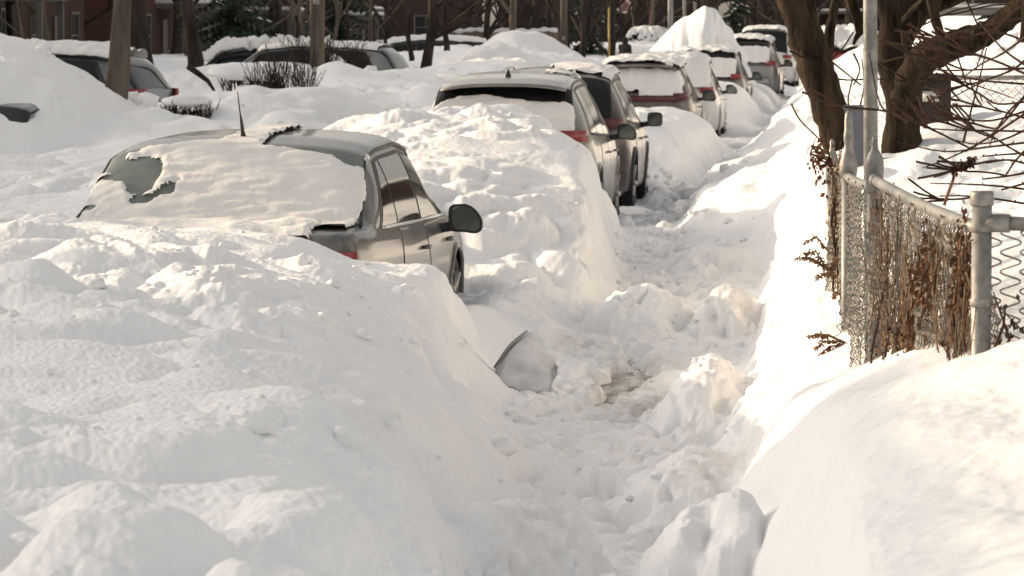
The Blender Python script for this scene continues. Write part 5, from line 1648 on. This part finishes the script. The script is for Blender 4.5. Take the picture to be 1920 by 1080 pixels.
mesh_wires(FB, FA, lambda t: 1.37 + .02 * t, lambda t: .55 + .30 * t, .050, False, .07, 1, .0032)
mesh_wires(FC, FB, lambda t: 1.36, lambda t: .55, .050, False, .06, 2, .0032)
mesh_wires(FD, FC, lambda t: 1.30 + .05 * t, lambda t: .5, .050, False, .06, 4, .0032)
mesh_wires(FA, FE, lambda t: 1.385, lambda t: .72, .057, True, .03, 3, .0033)

# tall steel pole just behind the fence
tp = at(1637, 200, 17.9)
root = empty('steel_pole', (tp.x, 17.9, .3))
tag(root, 'tall smooth grey steel pole rising beside the domed fence post', 'pole')
MB().tube([(0, 0, 0), (-.012, 0, 1.6), (-.03, 0, 3.4)], [.0305, .030, .0295], 18).build('shaft', M['galv'], root)
MB().lathe([(.032, -.02), (.034, 0), (.02, .02)], (-.03, 0, 3.4), 16).build('pole_cap', M['galv'], root)


def leaf_mass(name, label, cat, base_pts, n, spread, size, mat, seed, stems=8, hang=.6, kind_part='leaves'):
    """dead vine: thin stems climbing the mesh with curled leaves"""
    rng = random.Random(seed)
    root = empty(name, base_pts[0])
    tag(root, label, cat)
    o0 = Vector(base_pts[0])
    st = MB(); lf = MB()
    for s in range(stems):
        pts = []
        for p in base_pts:
            pts.append(Vector(p) - o0 + Vector((rng.gauss(0, spread[0]), rng.gauss(0, spread[1]), rng.gauss(0, .03))))
        st.tube(pts, [.005] * (len(pts) - 1) + [.002], 5, cap=False)
    for i in range(n):
        t = rng.random() * (len(base_pts) - 1)
        k = min(int(t), len(base_pts) - 2)
        p = Vector(base_pts[k]).lerp(Vector(base_pts[k + 1]), t - k) - o0
        p += Vector((rng.gauss(0, spread[0]), rng.gauss(0, spread[1]), rng.gauss(0, .05)))
        s = size * rng.uniform(.5, 1.3)
        d = Vector((rng.uniform(-1, 1), rng.uniform(-1, 1), -hang - rng.random())).normalized()
        w = d.cross(Vector((rng.uniform(-1, 1), rng.uniform(-1, 1), rng.uniform(-.4, .4)))).normalized()
        c = d.cross(w)
        a, b = p, p + d * s
        lf.add([a, p + d * s * .45 + w * s * .34 + c * s * .12, b + c * s * .15, p + d * s * .45 - w * s * .34 + c * s * .12, p + d * s * .5 - c * s * .06],
               [(0, 1, 4), (1, 2, 4), (2, 3, 4), (3, 0, 4)])
    st.build('stems', M['twig'], root)['kind'] = 'stuff'
    lf.build(kind_part, mat, root, False)['kind'] = 'stuff'
    return root


def on_fence(t, z, off=-.02):
    p = FB.lerp(FA, t)
    d = (FA - FB).normalized()
    return Vector((p.x + d.y * 0 - .0 + off, p.y, z))
leaf_mass('dead_vine', 'thick rust brown curtain of dead vine hanging on the middle of the fence', 'vine',
          [on_fence(.42, .66), on_fence(.50, .90), on_fence(.56, 1.1), on_fence(.66, 1.28)], 1300, (.018, .30), .030, M['dead_leaf'], 3)
leaf_mass('dead_vine', 'narrow rust brown strip of dead vine against the flat capped post', 'vine',
          [on_fence(.86, .86), on_fence(.88, 1.05), on_fence(.90, 1.2), on_fence(.93, 1.37)], 600, (.016, .12), .024, M['dead_leaf'], 4)
leaf_mass('dead_vine', 'sparse tan tangle of dry stalks over the left half of the mesh', 'vine',
          [on_fence(.05, .62), on_fence(.18, .85), on_fence(.20, 1.1), on_fence(.12, 1.34)], 500, (.02, .85), .016, M['dry'], 5, 6)
leaf_mass('dead_vine', 'tan dry growth filling the sunlit end of the fence behind the double capped post', 'vine',
          [(FD.x + .01, 21.0, .55), (FD.x + .015, 20.6, .85), (FD.x + .02, 20.4, 1.1), (FD.x + .03, 20.0, 1.36)], 1100, (.018, .5), .02, noisy_mat('pale_dry', (.26, .19, .12), (.50, .40, .28), 20, .9), 6, 30)
leaf_mass('dead_vine', 'thin dark tangle at the foot of the fence above the snow', 'vine',
          [on_fence(.02, .55), on_fence(.16, .68), on_fence(.30, .78), on_fence(.40, .98)], 700, (.02, .35), .018, M['twig'], 7, 14)
leaf_mass('dead_vine', 'clump of curled red brown leaves at the left top of the fence', 'vine',
          [at(1556, 320, 20.5), at(1545, 300, 20.5), at(1533, 285, 20.5), at(1528, 292, 20.5)], 120, (.02, .03), .03, M['dead_leaf'], 8, 4)
leaf_mass('dead_vine', 'few dark leaf curls caught in the wires right of the flat capped post', 'vine',
          [(FA.x + .06, 12.55, .98), (FA.x + .09, 12.55, 1.08), (FA.x + .05, 12.55, 1.2)], 40, (.03, .01), .02, M['twig'], 9, 3)


# dry stalks woven all over the mesh
root = empty('dry_grass', (FB.x, 15.0, .6))
tag(root, 'matted grey brown dry stalks woven through the leaning mesh from post to post', 'dry grass')
rng = random.Random(55)
gm = MB(); gm2 = MB()
for i in range(240):
    t = rng.random() ** .9
    b = on_fence(t, .50 + .30 * t + rng.uniform(0, .3), rng.uniform(-.05, .02)) - root.location
    hgt = rng.uniform(.15, .75)
    pts = []
    w1, w2 = rng.uniform(0, 6), rng.uniform(14, 30)
    for k in range(8):
        z = b.z + hgt * k / 7
        if z + root.location.z > 1.40: break
        pts.append(Vector((b.x + .014 * math.sin(w1 + k), b.y + .10 * math.sin(w1 * 2 + k * w2 * .07) + .05 * rng.uniform(-1, 1), z)))
    if len(pts) > 2: (gm if i % 3 else gm2).tube(pts, rng.uniform(.0010, .0026), 3, cap=False)
gm.build('stalks', noisy_mat('grey_stalk', (.11, .09, .07), (.24, .20, .16), 20, .9), root)['kind'] = 'stuff'
gm2.build('dark_stalks', M['dry'], root)['kind'] = 'stuff'


def weed(name, label, stem_px, Y, plumes, seed, mat):
    """dry goldenrod: a stem with drooping one sided plumes"""
    rng = random.Random(seed)
    p0 = at(*stem_px[0], Y)
    root = empty(name, p0)
    tag(root, label, 'dry plant')
    pts = [at(px, py, Y) - p0 for px, py in stem_px]
    MB().tube(pts, [.006] * (len(pts) - 1) + [.003], 6).build('stem', M['dry'], root)
    for pl in plumes:
        q = [at(px, py, Y) - p0 for px, py in pl]
        mb = MB()
        dense_ = []
        for i in range(len(q) - 1):
            for k in range(8): dense_.append(q[i].lerp(q[i + 1], k / 8))
        dense_.append(q[-1])
        mb.tube(dense_, [.0035 * (1 - .6 * i / len(dense_)) + .001 for i in range(len(dense_))], 5)
        for i, p in enumerate(dense_):
            f = i / len(dense_)
            for k in range(5):
                d = Vector((rng.uniform(-1, 1), rng.uniform(-1, 1), rng.uniform(-1.2, .5))).normalized()
                l = rng.uniform(.012, .034) * (1 - .4 * f)
                w = d.orthogonal().normalized() * l * .22
                mb.add([p, p + d * l * .6 + w, p + d * l, p + d * l * .6 - w], [(0, 1, 2, 3)])
        mb.build('plume', mat, root, False)
    return root
weed('dry_weed', 'tall dry goldenrod with drooping seed plumes left of the fence', [(1640, 605), (1606, 566), (1575, 525), (1552, 505), (1530, 492), (1505, 482)], 19.2,
     [[(1552, 505), (1530, 488), (1510, 482), (1490, 486)], [(1560, 512), (1545, 515), (1530, 522)], [(1575, 530), (1570, 548), (1560, 560)], [(1548, 500), (1530, 472), (1505, 475)], [(1552, 470), (1530, 443), (1508, 456)], [(1556, 505), (1566, 490), (1574, 485)], [(1590, 548), (1588, 560)], [(1610, 570), (1620, 560)]], 2, M['dry'])
weed('dry_weed', 'low russet weed with comb like fronds at the snow below the goldenrod', [(1625, 668), (1600, 650), (1578, 640), (1552, 628), (1518, 630)], 18.2,
     [[(1578, 640), (1545, 640), (1528, 655)], [(1590, 645), (1555, 650), (1538, 664)], [(1600, 650), (1580, 662), (1562, 675)], [(1608, 655), (1595, 668), (1584, 674)], [(1615, 660), (1610, 675), (1604, 688)], [(1552, 628), (1530, 627), (1516, 631)]], 3, noisy_mat('russet_plant', (.15, .07, .035), (.32, .17, .09), 20, .9))
weed('dry_weed', 'thin dry stalk with small curls in front of the snow lumps behind the fence', [(1770, 385), (1778, 362), (1786, 340), (1792, 318), (1800, 308)], 14.6,
     [[(1792, 318), (1800, 312), (1806, 304)], [(1790, 326), (1788, 312)], [(1818, 312), (1822, 300), (1824, 295)]], 4, M['twig'])

# ------------------------------------------------------------------ trees on the right
def px_tube(mb, pts, Y, wpx, n=10, dY=0.0, rough_=.0, seed=0):
    rng = random.Random(seed)
    P3 = []
    R_ = []
    for i, ((px, py), w) in enumerate(zip(pts, wpx)):
        yy = Y + dY * i
        p = at(px, py, yy)
        P3.append(p); R_.append(w * .5 * yy / FPX)
    # smooth the run
    out, rr = [], []
    for i in range(len(P3) - 1):
        p0 = P3[max(0, i - 1)]; p1 = P3[i]; p2 = P3[i + 1]; p3 = P3[min(len(P3) - 1, i + 2)]
        for k in range(4):
            t = k / 4
            q = 0.5 * ((2 * p1) + (p2 - p0) * t + (2 * p0 - 5 * p1 + 4 * p2 - p3) * t * t + (3 * p1 - p0 - 3 * p2 + p3) * t ** 3)
            out.append(q); rr.append((R_[i] * (1 - t) + R_[i + 1] * t) * (1 + rng.uniform(-rough_, rough_)))
    out.append(P3[-1]); rr.append(R_[-1])
    return out, rr


def limb(root, name, pts, Y, wpx, mat, dY=0.0, seed=0, n=12):
    o0 = root.location
    out, rr = px_tube(None, pts, Y, wpx, n, dY, .05, seed)
    mb = MB()
    mb.tube([q - o0 for q in out], rr, n)
    # knobbly bark
    for i, v in enumerate(mb.v):
        w = Vector(v) + o0
        k = float(perlin(w.x * 14, w.y * 14, w.z * 5)) * .016 + (abs(float(perlin(w.x * 30, w.y * 30, w.z * 7 + 3))) - .2) * .022
        c = out[min(len(out) - 1, i // n)] - o0
        d = Vector(v) - c
        if d.length > 1e-6: mb.v[i] = tuple(Vector(v) + d.normalized() * k * min(1, rr[min(len(rr) - 1, i // n)] / .08))
    return mb.build(name, mat, root), out


tA = empty('leaning_tree', at(1588, 330, 30))
tag(tA, 'leaning mossy brown tree whose trunk slants up left behind the end of the fence', 'tree')
limb(tA, 'trunk', [(1604, 420), (1590, 310), (1570, 240), (1552, 190), (1534, 140), (1518, 95), (1498, 45), (1482, 0), (1462, -60), (1440, -140)], 30, [76, 72, 69, 66, 64, 60, 55, 51, 46, 40], M['bark'], 0, 1, 16)
limb(tA, 'limb', [(1560, 205), (1546, 160), (1530, 95), (1514, 40), (1506, -10), (1500, -80), (1498, -160)], 30.1, [50, 52, 48, 44, 40, 34, 28], M['bark'], .02, 2, 14)
limb(tA, 'limb', [(1548, 120), (1556, 60), (1566, 0), (1572, -80)], 30.3, [24, 20, 16, 12], M['bark'], .05, 3)
cr = MB(); rng = random.Random(12)
for (px, py) in [(1440, -140), (1498, -160), (1572, -80), (1470, -40), (1505, -20), (1506, -100)]:
    for q in range(3):
        grow(cr, at(px, py, 30.2) - tA.location, Vector((rng.uniform(-.8, .8), rng.uniform(-.8, .8), 1)), 1.3, .03, 3, rng)
cr.build('crown', M['bark'], tA)

tB = empty('forked_tree', at(1690, 330, 27))
tag(tB, 'forked dark tree behind the fence with a heavy limb reaching right', 'tree')
limb(tB, 'trunk', [(1692, 380), (1690, 290), (1692, 240), (1692, 200), (1688, 165), (1676, 125), (1668, 90), (1670, 50), (1664, 0), (1656, -70), (1650, -150)], 27, [84, 76, 66, 62, 62, 58, 50, 44, 42, 38, 30], M['bark'], 0, 4, 16)
limb(tB, 'limb', [(1694, 190), (1706, 150), (1724, 118), (1752, 98), (1788, 84), (1826, 72), (1862, 54), (1894, 30), (1930, 6), (1980, -30)], 26.8, [46, 50, 56, 58, 54, 50, 46, 44, 42, 38], M['bark'], -.05, 5, 14)
limb(tB, 'limb', [(1676, 130), (1690, 80), (1706, 48), (1726, 22), (1748, 0), (1770, -30)], 27.1, [40, 40, 38, 38, 36, 30], M['bark'], .03, 6, 14)
limb(tB, 'limb', [(1730, 20), (1770, 4), (1810, -10), (1850, -30)], 27.3, [30, 30, 26, 20], M['bark'], 0, 7)
limb(tB, 'limb', [(1764, 92), (1762, 60), (1752, 28), (1744, -5)], 26.6, [20, 18, 18, 18], M['bark'], 0, 8)
limb(tB, 'limb', [(1712, 140), (1702, 90), (1694, 58)], 26.8, [20, 18, 16], M['bark'], 0, 9)
limb(tB, 'limb', [(1612, 60), (1606, 30), (1590, -10)], 27.2, [14, 18, 20], M['bark'], 0, 10)
limb(tB, 'limb', [(1668, 60), (1640, 50), (1612, 62), (1600, 84)], 27.2, [16, 14, 12, 6], M['bark'], 0, 11)
limb(tB, 'limb', [(1918, 80), (1921, 40), (1926, -20)], 26.2, [14, 14, 14], M['bark'], 0, 12)
# snow lying in the fork of the limb
cr = MB(); rng = random.Random(21)
for (px, py) in [(1650, -150), (1770, -30), (1850, -30), (1744, -5), (1590, -10), (1980, -30), (1926, -20)]:
    for q in range(3):
        grow(cr, at(px, py, 27.0) - tB.location, Vector((rng.uniform(-.8, .8), rng.uniform(-.8, .8), 1)), 1.2, .03, 3, rng)
tw = [[(1705, 60), (1745, 40), (1790, 20), (1850, 6)], [(1760, 30), (1800, 24), (1860, 10), (1920, 8)], [(1700, 100), (1720, 60), (1726, 20)], [(1812, 0), (1830, 40), (1845, 70)],
      [(1626, 95), (1646, 120), (1664, 140)], [(1600, 100), (1612, 130), (1600, 160)], [(1560, 110), (1580, 90), (1600, 60)], [(1550, 145), (1590, 150), (1640, 148), (1700, 152)],
      [(1550, 108), (1590, 140), (1615, 160)], [(1600, 240), (1612, 200), (1620, 160), (1616, 110)], [(1600, 215), (1590, 190), (1598, 150)], [(1630, 100), (1660, 125), (1700, 150)],
      [(1484, 195), (1500, 225), (1530, 255), (1560, 285)], [(1480, 95), (1500, 105), (1530, 120)]]
for i, t in enumerate(tw):
    out, rr = px_tube(None, t, 26.4, [4, 3, 3, 2][:len(t)] + [2] * max(0, len(t) - 4))
    cr.tube([q - tB.location for q in out], rr, 5, cap=False)
cr.build('crown', M['bark'], tB)

# long whippy canes of a shrub at the right edge
sh = empty('bare_cane_shrub', at(2010, 420, 15.5))
tag(sh, 'bare shrub whose long red brown canes sweep in from the right edge', 'shrub')
rng = random.Random(77)
canes = [
    [(1930, 128), (1850, 130), (1780, 132), (1720, 128)], [(1930, 158), (1850, 152), (1780, 140), (1725, 142)], [(1930, 142), (1860, 112), (1800, 100), (1740, 112)],
    [(1930, 206), (1860, 226), (1800, 222), (1728, 208)], [(1935, 247), (1860, 245), (1790, 244), (1730, 240)], [(1930, 80), (1880, 62), (1850, 60)],
    [(1930, 190), (1870, 195), (1840, 178), (1842, 190)], [(1935, 266), (1850, 276), (1770, 284), (1682, 266)], [(1935, 204), (1850, 260), (1790, 292), (1730, 315)],
    [(1935, 356), (1860, 348), (1800, 345), (1745, 344)], [(1935, 384), (1860, 372), (1800, 367), (1760, 368)], [(1935, 286), (1880, 290), (1842, 293)],
    [(1935, 322), (1890, 330), (1842, 336)], [(1935, 340), (1900, 350), (1878, 356)], [(1935, 100), (1900, 130), (1850, 150), (1790, 180), (1750, 195)],
    [(1806, 268), (1820, 210), (1836, 150), (1850, 90)], [(1935, 160), (1890, 220), (1850, 260), (1810, 285)], [(1935, 175), (1900, 200), (1870, 240), (1855, 275)],
    [(1935, 300), (1890, 275), (1850, 250), (1810, 240)], [(1935, 130), (1890, 100), (1860, 70), (1835, 40)], [(1935, 60), (1880, 100), (1840, 120), (1800, 150)],
    [(1720, 155), (1760, 148), (1800, 152), (1860, 170), (1930, 195)], [(1700, 230), (1680, 214), (1650, 195), (1630, 100)], [(1940, 30), (1860, 45), (1800, 60), (1760, 75)],
    [(1935, 225), (1900, 215), (1870, 205), (1850, 190)], [(1935, 238), (1880, 262), (1830, 270), (1790, 262)], [(1935, 270), (1905, 300), (1885, 330)],
    [(1935, 310), (1890, 300), (1850, 306)], [(1935, 0), (1890, 30), (1850, 80), (1830, 130)],
]
for i, c in enumerate(canes):
    Y = 15.5 + rng.uniform(-.8, 1.6)
    out, rr = px_tube(None, c, Y, [5.2, 4.2, 3.2, 2.2, 1.6][:len(c)], 6, rng.uniform(-.1, .1))
    mb = MB()
    mb.tube([q - sh.location for q in out], rr, 6)
    for k in range(2, len(out), 3):      # buds
        mb.tube([out[k] - sh.location, out[k] - sh.location + Vector((rng.uniform(-.01, .01), 0, rng.uniform(.004, .014)))], [rr[k] * .9, .001], 4, cap=False)
    mb.build('cane', M['twig'], sh)
    if i % 2 == 0:
        k = len(out) // 2
        mb = MB()
        grow(mb, out[k] - sh.location, Vector((-1, rng.uniform(-.3, .3), rng.uniform(-.5, .5))), .22, rr[k] * .8, 1, rng, 4, .5)
        mb.build('side_twig', M['twig'], sh)

# dark box with a white label behind the forked tree
bp = at(1750, 186, 30.5)
box = empty('storage_box', (bp.x, 30.5, bp.z - .17))
tag(box, 'dark brown box with a blank white label standing in snow behind the forked tree', 'box')
MB().box((0, .12, .14), (.25, .30, .36), 0, .012).build('bin_body', plain_mat('dark_brown_plastic', (.018, .012, .011), .5), box)
MB().box((0, .12, .338), (.25, .33, .03), 0, .01).build('lid', plain_mat('dark_lid', (.028, .02, .018), .5), box)
MB().box((-.02, -.034, .19), (.115, .004, .075)).build('label_plate', plain_mat('white_label', (.55, .53, .50), .5), box)
# slate bin behind the steel pole
bp = at(1614, 225, 26)
bn = empty('wheelie_bin', (bp.x, 26, bp.z - .12))
tag(bn, 'slate blue bin mostly hidden behind the tall steel pole', 'bin')
m_bin = plain_mat('slate_plastic', (.13, .135, .165), .5)
MB().add([(-.075, -.06, -.2), (.075, -.06, -.2), (.075, .1, -.2), (-.075, .1, -.2), (-.10, -.08, .18), (.10, -.08, .18), (.10, .12, .18), (-.10, .12, .18)],
         [(3, 2, 1, 0), (4, 5, 6, 7), (0, 1, 5, 4), (1, 2, 6, 5), (2, 3, 7, 6), (3, 0, 4, 7)]).build('bin_body', m_bin, bn, False)
MB().box((0, .02, .195), (.22, .24, .03), 0, .012).build('lid', m_bin, bn)
# house steps and rail at the far right, seen between the branches
prc = empty('porch', (2.9, 66, 2.1))
tag(prc, 'grey porch edge with snow on it seen between the branches at the upper right', 'porch')
MB().box((0, 0, .32), (2.6, 1.2, .10), 0, .02).build('porch_deck', plain_mat('grey_boards', (.17, .16, .15), .8), prc)
MB().box((.0, -.3, .62), (2.5, .7, .07), 0, .03).build('porch_rail', plain_mat('grey_rail', (.2, .19, .18), .7), prc)
for i in range(6):
    MB().box((-1.1 + i * .44, -.3, .47), (.06, .06, .22)).build('baluster', M['trim'], prc)
MB().box((0, -.1, .41), (2.5, .9, .08), 0, .035).build('porch_snow', M['car_snow'], prc)
# second chain link run across the yard
yf = empty('yard_fence', (1.5, 33, 0))
tag(yf, 'thin chain link fence across the yard behind the canes', 'fence')
mbw = MB()
A_, B_ = Vector((-.75, 0, 0)), Vector((1.2, 0, 0))
for i in range(34):
    for sgn in (-1, 1):
        x0 = -.85 + i * .062
        mbw.tube([(x0, .004 * sgn, .95), (x0 + sgn * .72, .004 * sgn, 1.67)], .0022, 3, cap=False)
mbw.build('wire_mesh', M['galv_old'], yf)['kind'] = 'stuff'
for x_ in (-.8, 1.25):
    MB().tube([(x_, 0, .8), (x_, 0, 1.72)], .024, 10).build('fence_post', M['galv'], yf)
MB().tube([(-.8, 0, 1.68), (1.25, 0, 1.68)], .018, 8).build('top_rail', M['galv'], yf)

# ------------------------------------------------------------------ loose snow
def lump(r, seed, flat=.75):
    rng_ = random.Random(seed)
    bm_v = []
    n, m = 9, 6
    for i in range(m + 1):
        t = math.pi * i / m
        for k in range(n):
            a = 2 * math.pi * k / n
            x, y, z = math.sin(t) * math.cos(a), math.sin(t) * math.sin(a), math.cos(t)
            q = 1 + .5 * float(perlin(x * 1.3 + seed * 3.1, y * 1.3, z * 1.3)) + .25 * float(perlin(x * 3 + seed, y * 3, z * 3))
            bm_v.append((x * q * r, y * q * r, z * q * r * flat))
    fs = []
    for i in range(m):
        for k in range(n):
            k2 = (k + 1) % n
            fs.append((i * n + k, (i + 1) * n + k, (i + 1) * n + k2, i * n + k2))
    return bm_v, fs


protos = [lump(1, s) for s in range(10)]
rng = random.Random(31)
chunks = MB()
def scatter(n, xr, yr, size, cond=lambda x, y: True):
    c = 0
    for _ in range(n * 4):
        if c >= n: break
        y = rng.uniform(*yr); x = rng.uniform(*xr)
        if not cond(x, y): continue
        s = size * rng.paretovariate(2.2) * .6
        s = min(s, size * 3.5)
        v, f = protos[rng.randrange(10)]
        a = rng.uniform(0, 6.28); ca, sa = math.cos(a), math.sin(a)
        z = surf_z(x, y)
        chunks.add([(x + (p[0] * ca - p[1] * sa) * s, y + (p[0] * sa + p[1] * ca) * s, z + p[2] * s + s * .15) for p in v], f)
        c += 1
scatter(120, (-1.3, -.1), (11, 30), .014, lambda x, y: path_mask(x, y) > .3)
scatter(200, (-2.1, -1.0), (28, 50), .025, lambda x, y: path_mask(x, y) > .2)
scatter(180, (-3.5, -.8), (8, 22), .018)
scatter(25, (-4.2, -1.6), (30, 38), .022)
scatter(110, (-1.6, .2), (36, 60), .028)
scatter(60, (-2.0, -1.2), (49.5, 52.5), .05)
scatter(120, (-9, -5), (45, 75), .05)
o = chunks.build('snow_crumbs', M['snow']); tag(o, kind='stuff')

# a slab of packed snow standing on its edge beside the path
sl = empty('snow_slab', at(978, 690, 21.3))
sl.scale = (.82, .82, .82)
n, m = 16, 12
mb = MB()
tp_ = []
for side in (0, 1):
    for i in range(n + 1):
        for j in range(m + 1):
            u, v = i / n, j / m
            x = -.17 + .36 * u
            z = -.14 + .34 * v * (1 - 1.25 * max(0, abs(u - .55) - .05)) + .02 * math.sin(u * 7)
            th = .07 * (math.sin(math.pi * min(1, max(0, u))) ** .35) * (math.sin(math.pi * (.08 + .84 * v)) ** .4)
            y = (.30 * v) + (-th if side == 0 else th)
            w = .03 * float(perlin(x * 8, y * 7 + side * 5, z * 7)) + .014 * float(perlin(x * 15, y * 15 + side * 5, z * 15)) + .006 * float(perlin(x * 26, y * 26, z * 26 + side))
            mb.v.append((x + w, y + w, z + w))
nn = (n + 1) * (m + 1)
for i in range(n):
    for j in range(m):
        a = i * (m + 1) + j
        mb.f.append((a, a + m + 1, a + m + 2, a + 1))
        mb.f.append((nn + a, nn + a + 1, nn + a + m + 2, nn + a + m + 1))
edge = [(i, 0) for i in range(n + 1)] + [(n, j) for j in range(1, m + 1)] + [(i, m) for i in range(n - 1, -1, -1)] + [(0, j) for j in range(m - 1, 0, -1)]
for k in range(len(edge)):
    a = edge[k][0] * (m + 1) + edge[k][1]; b = edge[(k + 1) % len(edge)][0] * (m + 1) + edge[(k + 1) % len(edge)][1]
    mb.f.append((a, nn + a, nn + b, b))
mb.build('slab_body', noisy_mat('packed_grey_snow', (.44, .445, .46), (.64, .645, .655), 7, .8, 6, .3), sl)
de = MB()
pts = []
for v in np.linspace(0, 1, 9):
    i_ = int(round(v * n))
    a = i_ * (m + 1) + m
    if i_ <= n * .62: pts.append(Vector(mb.v[a]) + Vector((-.006, -.02, .006)))
de.tube(pts, [.008] + [.014] * (len(pts) - 2) + [.006], 6)
de.build('dark_rim', plain_mat('rim_grey', (.26, .255, .25), .7), sl)  # darker grey strip along the slab's upper left edge
tag(sl, 'grey slab of packed snow tilted on edge between the sedan and the path', 'snow slab')
